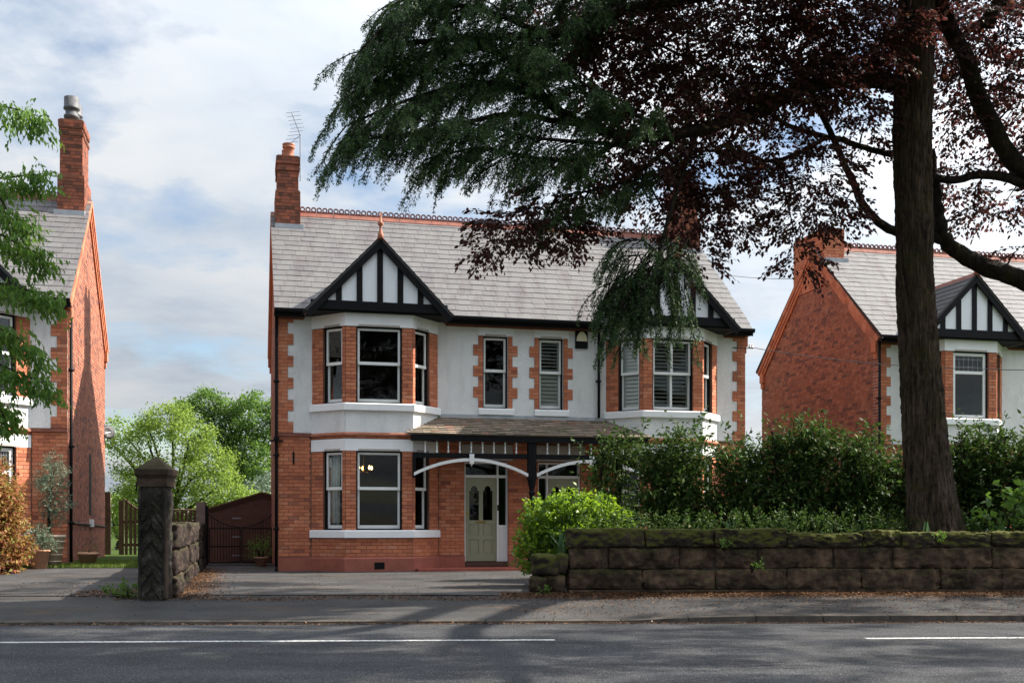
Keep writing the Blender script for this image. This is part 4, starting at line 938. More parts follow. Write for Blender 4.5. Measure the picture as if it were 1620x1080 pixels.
# ------------------------------------------------------------------ stone walls
def stone(m, F, s0, s1, t0, t1, n0, n1, rough=.02, bulge=.03, nx=7, ny=4, nz=4, ed=.02):
    """a rough block: gridded box, rounded and knocked about"""
    idx = {}; V = []
    sd = random.random() * 100
    def P(i, j, k):
        key = (i, j, k)
        if key in idx: return idx[key]
        x, y, z = i / nx, j / ny, k / nz
        cs, ct, cn = (s0 + s1) / 2, (t0 + t1) / 2, (n0 + n1) / 2; hs, ht, hn = (s1 - s0) / 2, (t1 - t0) / 2, (n1 - n0) / 2
        ux, uy, uz = 2 * x - 1, 2 * y - 1, 2 * z - 1
        e = ed                                              # edge rounding in metres
        rx = max(0, abs(ux) * hs - (hs - e)) / e; ry = max(0, abs(uy) * ht - (ht - e)) / e; rz = max(0, abs(uz) * hn - (hn - e)) / e
        l = math.sqrt(rx * rx + ry * ry + rz * rz); sc = 1.0 if l <= 1 else 1 / l
        fx = math.copysign(min(abs(ux) * hs, hs - e) + rx * sc * e, ux); fy = math.copysign(min(abs(uy) * ht, ht - e) + ry * sc * e, uy); fz = math.copysign(min(abs(uz) * hn, hn - e) + rz * sc * e, uz)
        p = F.p(cs + fx, ct + fy, cn + fz)
        w = Vector((math.sin(p.x * 7 + sd) + math.sin(p.z * 11 + sd * 2), math.sin(p.y * 9 + sd) + math.sin(p.x * 13 + p.z * 8), math.sin(p.z * 9 + sd) + math.sin(p.x * 5 - sd))) * (rough * .35)
        w += Vector((random.uniform(-1, 1), random.uniform(-1, 1), random.uniform(-1, 1))) * rough * .35
        if uz > .9: w += F.N * (bulge * (1 - ux * ux) * (1 - uy * uy) + random.uniform(-.5, .5) * bulge)
        V.append(p + w); idx[key] = len(V) - 1; return idx[key]
    Fc = []
    for a_, b_, f in ((nx, ny, lambda i, j: P(i, j, nz)), (nx, ny, lambda i, j: P(nx - i, j, 0)), (nx, nz, lambda i, j: P(i, ny, nz - j)), (nx, nz, lambda i, j: P(i, 0, j)), (nz, ny, lambda i, j: P(nx, j, nz - i)), (nz, ny, lambda i, j: P(0, j, i))):
        for i in range(a_):
            for j in range(b_): Fc.append((f(i, j), f(i + 1, j), f(i + 1, j + 1), f(i, j + 1)))
    m.add(V, Fc)
CLOUD = bpy.data.textures.new('rough_stone', 'CLOUDS'); CLOUD.noise_scale = .11; CLOUD.noise_depth = 4
CLOUD2 = bpy.data.textures.new('fine_stone', 'CLOUDS'); CLOUD2.noise_scale = .05; CLOUD2.noise_depth = 3
def roughen(o, s1, s2=0.0, lev=2):
    sb = o.modifiers.new('divide', 'SUBSURF'); sb.subdivision_type = 'SIMPLE'; sb.levels = lev; sb.render_levels = lev
    for t, s_ in ((CLOUD, s1), (CLOUD2, s2)):
        if s_: d_ = o.modifiers.new('rough', 'DISPLACE'); d_.texture = t; d_.texture_coords = 'GLOBAL'; d_.strength = s_; d_.mid_level = .5
    return o
W1 = empty('garden_wall', (.95, 17.9, 0)); tag(W1, 'low mossy sandstone garden wall under the dark hedge along the pavement', 'wall')
FWL = Fr(st(0, 17.95) - Vector(W1.location), (math.cos(RS), math.sin(RS), 0), (0, 0, 1), (math.sin(RS), -math.cos(RS), 0))
px2a = lambda x: (x - 810) / F_PX * 18.02
ext = [1730, 1850, 1990, 2120, 2260, 2400]
for joints, z0, z1, n in (([908, 1025, 1144, 1256, 1376, 1504, 1602] + ext, .05, .385, .0), ([910, 972, 1084, 1141, 1210, 1332, 1427, 1587] + ext, .395, .73, -.02), ([905, 1030, 1140, 1256] , .735, 1.055, .02), ([1256, 1378, 1442, 1586] + ext, .735, .985, .0)):
    for a_, b_ in zip(joints, joints[1:]):
        m = MB(); j = random.uniform(-.015, .015); zj = random.uniform(-.012, .012)
        zj = random.uniform(-.022, .022) if z0 > .7 else zj * .5; stone(m, FWL, px2a(a_) + .003, px2a(b_) - .003, z0 + .002, z1 + zj, -.36, n + j * 1.7, .02, .02, 11, 5, 4, .03); roughen(m.build('stone', 'stone' if z0 < .7 else 'stone_moss', W1, True), .075, .03, 2)
m = MB(); m.box(FWL, px2a(912), px2a(2380), .0, .90, -.31, -.075); m.build('mortar_core', 'gap_mortar', W1)
m = MB(); m.box(FWL, px2a(908), px2a(2390), -.1, .052, -.3, .05); m.build('footing', 'stone', W1)
for (a_, b_, z0, z1, n0, n1) in ((848, 878, -.02, .27, -.36, .12), (868, 902, -.02, .30, -.30, .05), (850, 892, .29, .62, -.34, .10), (888, 908, .30, .63, -.30, .03)):
    m = MB(); stone(m, FWL, px2a(a_), px2a(b_), z0, z1, n0, n1, .03, .03, 6, 5, 5, .05); roughen(m.build('stone', 'stone_moss' if z0 > .2 else 'stone', W1, True), .06, .02, 1)
# gatepost
GP = empty('gatepost', (-5.43, 16.98, 0)); tag(GP, 'tall sooty stone gatepost with pyramid cap and carved chevrons', 'gatepost')
m = MB(); FP = Fr((0, -.20, 0), (1, 0, 0), (0, 0, 1), (0, -1, 0)); stone(m, Fr((0, 0, 0), (1, 0, 0), (0, 0, 1), (0, -1, 0)), -.20, .20, -.2, 1.72, -.20, .20, .012, .0, 5, 18, 5, .015); roughen(m.build('shaft', 'post_stone', GP, True), .05, .02, 2)
for k in range(6):
    zc_ = .16 + k * .235; m = MB(); h = .15
    for sg in (-1, 1):
        V = [(-.0, zc_ + h * .9), (sg * .165, zc_ - .06), (sg * .165, zc_ - .19), (0, zc_ + .0)]
        mid_ = (sg * .08, zc_ + .03)
        P = [FP.p(x, z, .0) for x, z in V] + [FP.p(x * .86 + sg * .005, z * 1.0, .026 + random.uniform(-.012, .014)) for x, z in V]
        m.add(P, [(4, 5, 6, 7), (0, 1, 5, 4), (1, 2, 6, 5), (2, 3, 7, 6), (3, 0, 4, 7)])
    roughen(m.build('chevron', 'post_stone', GP), .05, .03, 3)
for (x0, x1) in ((-.20, -.165), (.165, .20)): m = MB(); m.abox(x0, x1, -.225, -.198, 0, 1.66); roughen(m.build('margin', 'post_stone', GP), .03, .015, 4)
m = MB(); m.abox(.201, .222, -.235, -.10, .0, 1.20); roughen(m.build('render_patch', 'cap_stone', GP), .02, .012, 4)
m = MB(); m.abox(-.225, .225, -.225, .225, 1.68, 1.80); m.build('neck_band', 'cap_stone', GP)
m = MB(); V = [(-.25, -.25, 1.86), (.25, -.25, 1.86), (.25, .25, 1.86), (-.25, .25, 1.86), (-.25, -.25, 1.94), (.25, -.25, 1.94), (.25, .25, 1.94), (-.25, .25, 1.94), (0, 0, 2.15), (-.215, -.215, 1.80), (.215, -.215, 1.80), (.215, .215, 1.80), (-.215, .215, 1.80)]
m.add(V, [(0, 1, 5, 4), (1, 2, 6, 5), (2, 3, 7, 6), (3, 0, 4, 7), (4, 5, 8), (5, 6, 8), (6, 7, 8), (7, 4, 8), (9, 10, 1, 0), (10, 11, 2, 1), (11, 12, 3, 2), (12, 9, 0, 3)]); m.build('cap', 'cap_stone', GP)
m = MB(); m.tube([(-.20, -.1, 1.62), (-.27, -.1, 1.62), (-.27, -.1, 1.75)], .014, 6); m.build('gate_hinge', 'black', GP)
# boundary wall running back beside the drive
W2 = empty('boundary_wall', (-5.3, 17.3, 0)); tag(W2, 'rock-faced sandstone boundary wall running back behind the gatepost', 'wall')
b0 = Vector((-5.17, 17.15, 0)); dv = Vector((-ST, CT, 0)); FB = Fr(b0 - Vector(W2.location), dv, (0, 0, 1), (CT, ST, 0))
for z0, z1, offs in ((0, .30, 0), (.31, .72, .5), (.73, 1.12, .1)):
    s_ = -.0 - offs * .4; 
    while s_ < 12.6:
        l_ = random.uniform(.55, 1.0); m = MB(); e_ = min(s_ + l_, 12.75)
        if e_ - max(s_, 0) > .2: stone(m, FB, max(s_, 0) + .01, e_ - .01, z0, z1 + random.uniform(-.02, .03), -.34, .0 + random.uniform(-.02, .03), .03, .03, 7, 5, 4, .02); roughen(m.build('stone', 'stone_pink', W2, True), .10, .05, 1)
        s_ += l_
m = MB(); m.box(FB, .05, 12.6, 0, 1.0, -.30, -.06); m.build('mortar_core', 'gap_mortar', W2)
# ------------------------------------------------------------------ side yard: gate, shed, fence, pots
G = tag(empty('wooden_gate_post', at(320, 893, 30.2)), 'weathered square timber post beside the metal gate', 'post'); G.location.z = 0
m = MB(); m.abox(-.13, .10, -.10, .10, 0, 1.72); m.build('post', 'postwood', G); m = MB(); m.abox(.102, .15, -.07, .07, 0, 1.62); m.build('hanging_strip', 'black', G)
gate_v = 4.35
MG = tag(empty('metal_gate', hw(-1.72, gate_v), TH), 'black iron bar double gate across the side drive', 'gate')
# local: x along gate 0..1.68
for half, (g0, g1) in enumerate(((.0, .84), (.86, 1.68))):
    m = MB(); ring(m, Fr((0, 0, 0), (1, 0, 0), (0, 0, 1), (0, -1, 0)), g0, g1, .06, 1.02, .03, -.015, .015); m.box(Fr((0, 0, 0), (1, 0, 0), (0, 0, 1), (0, -1, 0)), g0 + .03, g1 - .03, .50, .53, -.01, .01)
    top = [(g0 + (g1 - g0) * t, 0, 1.02 + (.34 * (1 - t) ** 2 if half == 0 else .34 * t ** 2) + .02) for t in np.linspace(0, 1, 10)]
    m.tube(top, .014, 5); m.build('gate_frame', 'black', MG)
    for k in range(1, 11):
        x = g0 + (g1 - g0) * k / 11; t = k / 11; zt = 1.02 + (.34 * (1 - t) ** 2 if half == 0 else .34 * t ** 2) + .02
        b = MB(); b.tube([(x, 0, .07), (x, 0, zt)], .007, 5); b.build('bar', 'black', MG)
for k, zz in enumerate((.45, .62, .72, .80, .90)):
    pass
SH = tag(empty('garden_shed', hw(-1.9, 6.4), TH), 'brown timber garden shed with low gabled roof behind the metal gate', 'shed')
w_, eh, ah = 2.5, 1.50, 2.0; xr = 1.62
FSh = Fr((0, 0, 0), (1, 0, 0), (0, 0, 1), (0, -1, 0))
m = MB(); m.prism(FSh, [(0, 0), (w_, 0), (w_, 1.82), (xr, ah), (0, eh)], -2.4, -.02); m.build('shell', 'shed', SH)
k = 0
while k * .115 < ah - .1:
    z0 = k * .115; z1 = z0 + .112
    def xl(z): return 0 if z < eh else xr * (z - eh) / (ah - eh)
    b = MB(); x0_ = xl(z1); b.wedge(FSh, x0_, .74 if z1 < 1.42 else w_ - .02 - max(0, (z1 - 1.8) * 4), z0, z1, .006, -.004, .012); b.build('board', 'shed', SH); k += 1
dr = MB(); dr.box(FSh, .76, 1.62, .04, 1.42, .0, .015); drp = dr.build('shed_door', 'shed', SH)
for k in range(7): b = MB(); b.box(FSh, .77 + k * .12, .77 + k * .12 + .112, .05, 1.41, .016, .03); b.build('board', 'shed', drp)
for zz in (.2, .74, 1.28): b = MB(); b.box(FSh, .78, 1.02, zz, zz + .035, .031, .04); b.build('hinge', 'metal', drp)
for k in range(8): b = MB(); b.box(FSh, 1.64 + k * .105, 1.64 + k * .105 + .1, .04, 1.42, .0, .02); b.build('board', 'shed', SH)
for (p, q) in (((-.10, eh - .01), (xr, ah + .03)), ((xr, ah + .03), (w_ + .1, 1.79))):
    m = MB(); m.prism(FSh, [(p[0], p[1]), (q[0], q[1]), (q[0], q[1] + .045), (p[0], p[1] + .045)], -2.5, .12); m.build('roof', 'felt', SH)
    m = MB(); m.prism(FSh, [(p[0], p[1] - .09), (q[0], q[1] - .09), (q[0], q[1]), (p[0], p[1])], .03, .05); m.build('barge_board', 'shed', SH)
FE = tag(empty('picket_fence', hw(-4.78, 8.6), TH), 'slatted timber fence with dipped top between the left house and the shed', 'fence')
m = MB(); m.abox(-.13, .06, -.08, .08, 0, 2.1); m.build('post', 'fence', FE)
m = MB(); m.abox(.30, .44, -.06, .06, 0, 1.85); m.build('post', 'fence', FE)
m = MB(); m.abox(3.2, 3.32, -.05, .07, 0, 1.65); m.build('post', 'fence', FE)
for z in (.45, 1.15): m = MB(); m.abox(.44, 3.2, .0, .04, z, z + .09); m.build('rail', 'fence', FE)
x = .47
while x < 3.15:
    t = min(1, (x - .45) / .55); zt = 1.86 - .34 * math.sin(t * math.pi / 2) + (.02 * math.sin(x * 3)); b = MB(); b.box(Fr((0, -.02, 0), (1, 0, 0), (0, 0, 1), (0, -1, 0)), x, x + .085, .05, zt, -.012, .012); b.build('slat', 'fence', FE); x += .125
cp = MB(); cp.tube([(.40, 0, 1.82)] + [(.45 + .55 * t, 0, 1.90 - .34 * math.sin(t * math.pi / 2)) for t in np.linspace(0, 1, 8)] + [(3.25, 0, 1.56)], .03, 6); cp.build('top_rail', 'fence', FE)

# ------------------------------------------------------------------ plants
def seg_dirs(n): return rdir(n)
def scatter_ellipsoid(c, r, n, shell=0.55):
    d = rdir(n); rad = RNG.random(n) ** (1 / 3.0); rad = shell * np.maximum(rad, 0.55 + 0.45 * RNG.random(n)) + (1 - shell) * rad
    return np.array(c) + d * rad[:, None] * np.array(r), d
def bush(name, loc, clumps, nl, size, mat, label, cat, group=None, aspect=.55, flat=.35, stems=5, droop=.1, stemh=None, sprig=0.35):
    """shrub: clumps (x,y,z,rx,ry,rz) local; every clump holds short sprigs with leaves along them"""
    o = tag(empty(name, loc), label, cat, group); tot = sum(c[3] * c[4] * c[5] for c in clumps) ; P = []; Dd = []
    for c in clumps:
        n = int(nl * (c[3] * c[4] * c[5]) / tot); k = 9; ns = max(1, n // k)
        cc, d = scatter_ellipsoid(c[:3], c[3:], ns)
        sd = unit(d * .8 + rdir(ns) * .6 + np.array([0, 0, .55]))
        L = sprig * RNG.uniform(.5, 1.3, ns)
        for j in range(k):
            t = (j + RNG.random(ns)) / k
            P.append(cc + sd * (L * t)[:, None]); ld = unit(sd * .5 + rdir(ns)); Dd.append(ld)
    P = np.concatenate(P); Dd = np.concatenate(Dd)
    P[:, 2] = np.maximum(P[:, 2], 0.02)
    foliage('leaves', P, Dd, size, mat, o, aspect, flat, droop=droop, kind='stuff')
    s = MB()
    for k in range(stems):
        c = random.choice(clumps); b = Vector((c[0] * .5 + random.uniform(-.12, .12), c[1] * .5 + random.uniform(-.1, .1), -.05)); e = Vector(c[:3]) + Vector((random.uniform(-.6, .6) * c[3], random.uniform(-.6, .6) * c[4], random.uniform(0, .8) * c[5]))
        mid_ = b.lerp(e, .5) + Vector((random.uniform(-.1, .1), random.uniform(-.1, .1), .05)); s.tube([b, mid_, e], [.024, .017, .008], 5)
    s.build('stems', 'twig', o, kind='stuff'); return o
BED = .62
sheet('flower_bed', 'soil', [[Vector((x, y + .03 * x, z)) for x in (1.0, 4, 8, 14, 20)] for y, z in ((18.16, .72), (19.5, .72), (22.4, .60), (23.6, .0))])
def hedge_at(px, d): return Vector(((px - 810) / F_PX * d, d, BED))
# bright shrub at the left end, sunlit
bl = at(905, 900, 20.0); bl.z = 0
bush('golden_privet', bl, [(-.60, 0, .62, .42, .5, .5), (-.45, 0, 1.15, .40, .45, .38), (.0, .1, 1.35, .42, .5, .30), (.3, 0, .6, .6, .6, .5), (-.1, 0, .85, .65, .6, .55), (.45, .2, 1.30, .34, .4, .26), (.70, .2, .95, .4, .5, .4), (-.25, 0, 1.50, .12, .2, .16), (.30, 0, 1.60, .10, .2, .16), (-.72, 0, 1.0, .16, .2, .2), (.05, 0, 1.62, .08, .1, .14), (.62, 0, 1.55, .10, .1, .14), (-.52, 0, 1.42, .10, .1, .14)], 17000, .075, 'l_bright', 'bright yellow-green sunlit shrub at the left end of the garden wall', 'shrub', stems=9, sprig=.17)
spec = [(962, 21.6, 690, .55, 'tall thin airy evergreen shrub in front of the porch arch', 3000),
        (1068, 21.2, 690, .80, 'dense dark evergreen shrub below the shuttered bay window', 9500),
        (1175, 20.9, 706, .76, 'dark evergreen shrub beneath the right corner of the main house', 7500),
        (1268, 20.7, 684, .74, 'tall dark evergreen shrub in front of the brick gable end', 8500),
        (1360, 20.6, 702, .74, 'dark evergreen shrub just left of the dark trunk', 8000),
        (1440, 21.0, 720, .6, 'low dark evergreen shrub directly behind the dark trunk', 5000),
        (1548, 21.2, 690, .85, 'clipped dark evergreen shrub just right of the dark trunk', 11000),
        (1650, 20.8, 690, .9, 'dark evergreen shrub cut off by the right edge', 9000)]
for (px, d, ytop, r, lab, n) in spec:
    d += 1.1; loc = hedge_at(px, d); H_ = EYE + (HORIZON - ytop + random.uniform(8, 22)) / F_PX * d - BED
    cl = []
    for k in range(7): z = H_ * (.16 + .10 * k); rr_ = r * (.85 - .06 * k) * random.uniform(.75, 1.05); cl.append((random.uniform(-.35, .35) * r, random.uniform(-.25, .25), z, rr_, rr_ * .8, H_ * .13))
    for k in range(5): cl.append((random.uniform(-.75, .75) * r, random.uniform(-.3, .3), H_ * random.uniform(.62, .86), .24, .24, .16))
    for k in range(6): cl.append((random.uniform(-.8, .8) * r, random.uniform(-.3, .3), H_ * random.uniform(.86, 1.0), .09, .09, .15))
    bush('evergreen_shrub', loc, cl, int(n * 1.25), .108, 'l_laurel', lab, 'shrub', 'evergreen shrubs behind the garden wall', aspect=.42, flat=.45, stems=9, droop=.25, sprig=.42)
# low fill plants on the bed
cl = [(x, random.uniform(-.2, .3), .25, .5, .3, .3) for x in np.arange(0, 8.8, .6)]
bush('ground_ivy', (1.3, 19.3, .7), cl, 12000, .06, 'l_laurel', 'low dark leafy undergrowth along the top of the garden wall', 'undergrowth', stems=4, sprig=.25)
cl = [(0, 0, .45, .42, .3, .3), (.3, 0, .7, .3, .25, .22), (-.15, .1, .25, .3, .2, .2)]
bush('broad_leaf_plant', at(1590, 800, 19.1) - Vector((0, 0, .5)), cl, 330, .13, 'l_ash', 'lighter green broad-leaved plant right of the trunk above the wall', 'plant', aspect=.9, flat=.7, stems=4)
def swords(loc, n, h, label, mat='l_iris', sp=.25):
    o = tag(empty('sword_leaf_plant', loc), label, 'plant')
    for k in range(n):
        m = MB(); t = random.uniform(0, 6.28); l = h * random.uniform(.6, 1.1); b = Vector((random.uniform(-.06, .06), random.uniform(-.05, .05), 0)); o2 = Vector((math.cos(t), math.sin(t), 0)) * sp * random.uniform(.3, 1.2)
        pts = [b, b + o2 * .35 + Vector((0, 0, l * .55)), b + o2 * .8 + Vector((0, 0, l * .88)), b + o2 * 1.2 + Vector((0, 0, l * (.9 if k % 3 == 0 else 1.0)))]
        sd = Vector((-math.sin(t), math.cos(t), 0)); ws = [.014, .016, .010, .001]; V = []
        for p, w in zip(pts, ws): V += [p - sd * w, p + sd * w + Vector((.004, -.004, 0)) * 0]
        m.add(V, [(2 * i, 2 * i + 1, 2 * i + 3, 2 * i + 2) for i in range(3)]); m.build('blade', mat, o)
    return o
p = at(888, 876, 18.35); swords((p.x, 18.35, .58), 12, .48, 'clump of sword-shaped leaves on the low end of the garden wall')
p = at(1160, 838, 18.5); swords((p.x, 18.5, .9), 7, .32, 'thin grassy blades above the middle of the garden wall')
p = at(1465, 845, 18.5); swords((p.x, 18.5, .85), 5, .38, 'fading bulb leaves at the foot of the dark trunk', sp=.12)
for (px, py, lab) in ((862, 936, 'tuft of weeds at the left foot of the garden wall'), (1145, 860, 'small weed growing from a joint of the garden wall'), (1200, 895, 'small weed rooted low in the garden wall face'), (1483, 850, 'small green weed on the coping below the trunk')):
    q = at(px, py, 17.86 if px > 900 else 17.6); bush('weed', (q.x, q.y, max(q.z - .05, -.02)), [(0, 0, .05, .09, .05, .06)], 110, .04, 'l_ash', lab, 'weed', stems=2, sprig=.08)
q = at(205, 940, 17.1); bush('weed', (q.x, q.y, 0), [(0, 0, .1, .14, .12, .12), (-.2, .1, .06, .25, .12, .07)], 500, .045, 'l_ash', 'clump of weeds at the left foot of the gatepost', 'weed', stems=2, sprig=.1)
# left front garden
q = at(-14, 895, 22.6); z0 = .12
bush('bronze_maple', (q.x, q.y, z0), [(-.1, 0, .45, .75, .6, .5), (-.15, 0, 1.0, .65, .6, .5), (-.35, 0, 1.6, .75, .6, .5), (-.45, .1, 2.15, .55, .5, .35), (.25, 0, 1.35, .3, .3, .3), (.30, 0, .75, .35, .3, .3)], 26000, .085, 'l_acer', 'bronze and yellow leaved maple bush at the left edge', 'shrub', aspect=.5, flat=.5, droop=.35, sprig=.3)
def pot(name, loc, prof, mat, label, leaf, clumps, nl, size, ribs=0, **k):
    o = tag(empty(name, loc), label, 'potted plant'); m = MB(); m.lathe((0, 0, 0), prof, 20); pt = m.build('pot', mat, o, True)
    for i in range(ribs):
        t = (i + 1) / (ribs + 1); zz = prof[-3][1] * t; rr_ = prof[0][0] + (prof[-3][0] - prof[0][0]) * t; r_ = MB(); r_.lathe((0, 0, zz), [(rr_, -.012), (rr_ + .012, 0), (rr_, .012)], 20); r_.build('rib', mat, pt, True)
    b = bush('tmp', (0, 0, 0), clumps, nl, size, leaf, 'x', 'x', **k)
    for c in list(b.children): c.parent = o
    bpy.data.objects.remove(b); return o
q = at(84, 893, 24.3)
pot('potted_conifer', (q.x, q.y, .165), [(.14, 0), (.245, .66), (.265, .66), (.265, .72), (.22, .72), (.2, .62)], 'palepot', 'tall young conifer in a large pale ribbed pot by the left house', 'l_grey', [(0, 0, 1.05, .2, .2, .15), (.05, 0, 1.35, .28, .25, .14), (-.05, 0, 1.75, .33, .28, .14), (0, 0, 2.05, .26, .22, .14), (0, 0, 2.3, .13, .13, .15)], 4800, .06, 4, aspect=.25, stems=2, sprig=.2)
q = at(62, 893, 23.9)
pot('potted_lavender', (q.x, q.y, .15), [(.15, 0), (.21, .38), (.225, .38), (.225, .42), (.19, .42), (.17, .34)], 'clay', 'grey-leaved plant in a round terracotta pot beside the maple', 'l_grey', [(.08, 0, .55, .28, .2, .12), (-.1, 0, .75, .2, .18, .14)], 1500, .06, aspect=.3, stems=2, sprig=.16)
q = at(139, 892, 25.0)
pot('empty_flowerpot', (q.x, q.y, .175), [(.15, 0), (.21, .26), (.23, .26), (.23, .31), (.19, .31), (.17, .22)], 'clay', 'small terracotta pot against the sunlit gable wall', 'l_grass', [(0, 0, .32, .12, .1, .05)], 60, .04, stems=1)
q = at(413, 893, 29.5)
pot('potted_flowers', (q.x, q.y, .0), [(.13, 0), (.17, .22), (.19, .22), (.19, .26), (.15, .26), (.14, .2)], 'clay', 'flowering plant in a terracotta pot in front of the metal gate', 'l_ash', [(0, 0, .4, .24, .2, .16), (0, 0, .55, .15, .14, .12)], 700, .045, stems=5)
# grass strip
def grass(name, pts, n, h, kindlabel):
    pts = np.array(pts); i = RNG.integers(0, len(pts), n); P = pts[i] + np.stack([RNG.uniform(-.5, .5, n), RNG.uniform(-.4, .4, n), np.zeros(n)], 1)
    d = unit(rdir(n) * .55 + np.array([0, 0, 1.0])); L = h * RNG.uniform(.5, 1.4, n); V, Q = leaf_quads(P, d, rdir(n), L, np.full(n, .012), .1)
    return tag(np_mesh(name, V, Q, RNG.random(n), 'l_grass'), kindlabel, 'grass', kind='stuff')
gp = [(at(x, 900, 24.6).x, y, .17) for x in range(-20, 250, 4) for y in (24.4, 25.0, 25.8, 26.6)]
gp = [p for p in gp if p[0] < -5.571 * 0 - 7.25 - .245 * (p[1] - 24.2)]
grass('grass', gp, 16000, .09, 'rough grass strip along the front of the left house')

# ------------------------------------------------------------------ trees
def limb_pts(P, n=5):
    """smooth polyline through control points (Catmull-Rom)"""
    P = [Vector(p) for p in P]; R = []
    for i in range(len(P) - 1):
        p0, p1, p2, p3 = P[max(i - 1, 0)], P[i], P[i + 1], P[min(i + 2, len(P) - 1)]
        for k in range(n):
            t = k / n; R.append(.5 * ((2 * p1) + (p2 - p0) * t + (2 * p0 - 5 * p1 + 4 * p2 - p3) * t * t + (3 * p1 - p0 - 3 * p2 + p3) * t ** 3))
    R.append(P[-1]); return R
def limb(m, P, r0, r1, seg=8, wob=.15, n=5):
    R = limb_pts(P, n); k = len(R) - 1; m.tube([p + Vector((random.uniform(-1, 1), random.uniform(-1, 1), random.uniform(-1, 1))) * r0 * .13 for p in R], [r0 + (r1 - r0) * (i / k) ** .8 for i in range(k + 1)], seg, wob=wob); return R
# --- conifer with the straight trunk
CB = at(1478, 838, 19.2); CB.z = .6
CON = tag(empty('conifer_tree', CB), 'great conifer with straight dark fissured trunk and drooping green sprays', 'tree')
loc = lambda p: Vector(p) - CB
tp = [(1480, 885, .50), (1479, 842, .455), (1473, 780, .41), (1463, 690, .38), (1454, 560, .355), (1447, 420, .34), (1444, 300, .335), (1445, 150, .335), (1450, 0, .32), (1455, -250, .28), (1458, -600, .2), (1460, -900, .1)]
zs_ = np.array([loc(at(a_, b_, 19.2)).z for a_, b_, c_ in tp]); xs_ = np.array([loc(at(a_, b_, 19.2)).x for a_, b_, c_ in tp]); rs_ = np.array([c_ for a_, b_, c_ in tp])
ZR = np.concatenate([np.linspace(zs_[0], 9.8, 230), np.linspace(9.95, zs_[-1], 30)]); SEG = 112
th_ = np.linspace(0, 2 * math.pi, SEG, endpoint=False); Zg, Tg = np.meshgrid(ZR, th_, indexing='ij')
xc_ = np.interp(ZR, zs_, xs_)[:, None]; rc_ = np.interp(ZR, zs_, rs_)[:, None]
def wav(kt, kz_, ph, wv): return np.sin(kt * Tg + kz_ * Zg + ph + wv * np.sin(1.7 * Zg + kt) + .9 * np.sin(3.1 * Zg * wv + 2 * ph + 2 * Tg))
ridge = -np.abs(wav(17, .9, .3, 1.2)) * .6 - np.abs(wav(26, -1.3, 1.9, 1.6)) * .5 - np.abs(wav(39, 1.1, 4.0, 2.1)) * .35 + RNG.normal(size=Zg.shape) * .12
lump = .05 * np.sin(2 * Tg + 1.1 * Zg) + .04 * np.sin(3 * Tg - 1.9 * Zg + 1) + .03 * np.sin(5 * Tg + 2.7 * Zg)
flare = .30 * np.exp(-np.maximum(ZR - .25, 0) / .38)[:, None] * (.55 + .45 * np.cos(5 * Tg + .6))
rad = rc_ * (1 + lump * .7 + flare) + ridge * .034
for (kz0, kt0, kr, kh) in ((3.1, 4.4, .16, .05), (5.6, 5.1, .2, .06), (1.9, 3.6, .12, .04), (7.4, 4.2, .17, .05)):      # knots and branch scars
    dd_ = ((Zg - kz0) / kr) ** 2 + ((np.mod(Tg - kt0 + math.pi, 2 * math.pi) - math.pi) * .4 / kr) ** 2; rad = rad + kh * np.exp(-dd_) - kh * 1.3 * np.exp(-dd_ * 6)
V = np.stack([xc_ + rad * np.cos(Tg), rad * np.sin(Tg), Zg], -1).reshape(-1, 3)
ii, kk = np.meshgrid(np.arange(len(ZR) - 1), np.arange(SEG), indexing='ij'); k2 = (kk + 1) % SEG
Q = np.stack([ii * SEG + kk, ii * SEG + k2, (ii + 1) * SEG + k2, (ii + 1) * SEG + kk], -1).reshape(-1, 4)
tr_ = np_mesh('trunk', V, Q, np.zeros(len(Q)), 'bark', CON); tr_.data.polygons.foreach_set('use_smooth', np.ones(len(Q), dtype=bool))
limbs = [ # (control points px,py,depth), radius start, end
 ([(1440, 140, 19.2), (1380, 128, 19.0), (1290, 135, 18.6), (1180, 182, 18.2), (1080, 212, 17.8), (990, 215, 17.5), (925, 198, 17.2), (870, 165, 17.0), (827, 112, 16.8), (760, 75, 16.6), (650, 95, 16.3), (575, 140, 16.1)], .155, .02),
 ([(1450, -40, 19.2), (1330, -30, 18.6), (1150, -10, 17.8), (960, 22, 17.2), (860, 55, 16.9), (740, 60, 16.5), (640, 70, 16.2), (570, 100, 16.0)], .15, .02),
 ([(925, 198, 17.2), (870, 190, 17.0), (800, 180, 16.6), (700, 205, 16.2), (620, 215, 16.0), (570, 222, 15.9)], .06, .012),
 ([(990, 215, 17.5), (930, 250, 17.0), (850, 250, 16.6), (760, 235, 16.3), (680, 250, 16.0)], .05, .012),
 ([(1450, -160, 19.2), (1300, -150, 18.2), (1100, -120, 17.2), (900, -80, 16.6), (740, -40, 16.2), (610, 10, 16.0)], .13, .02),
 ([(1100, 208, 17.9), (1085, 260, 17.6), (1065, 320, 17.3), (1045, 390, 17.1), (1030, 450, 17.0)], .05, .02),
 ([(1080, 212, 17.8), (1000, 280, 17.4), (940, 300, 17.1), (880, 310, 17.0)], .04, .012),
]
bm_ = MB(); LP = []
for P_, r0, r1 in limbs: LP.append((limb(bm_, [loc(at(*p)) for p in P_], r0, r1, 8), r0))
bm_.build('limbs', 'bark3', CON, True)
tw = MB(); TP = []; TD = []
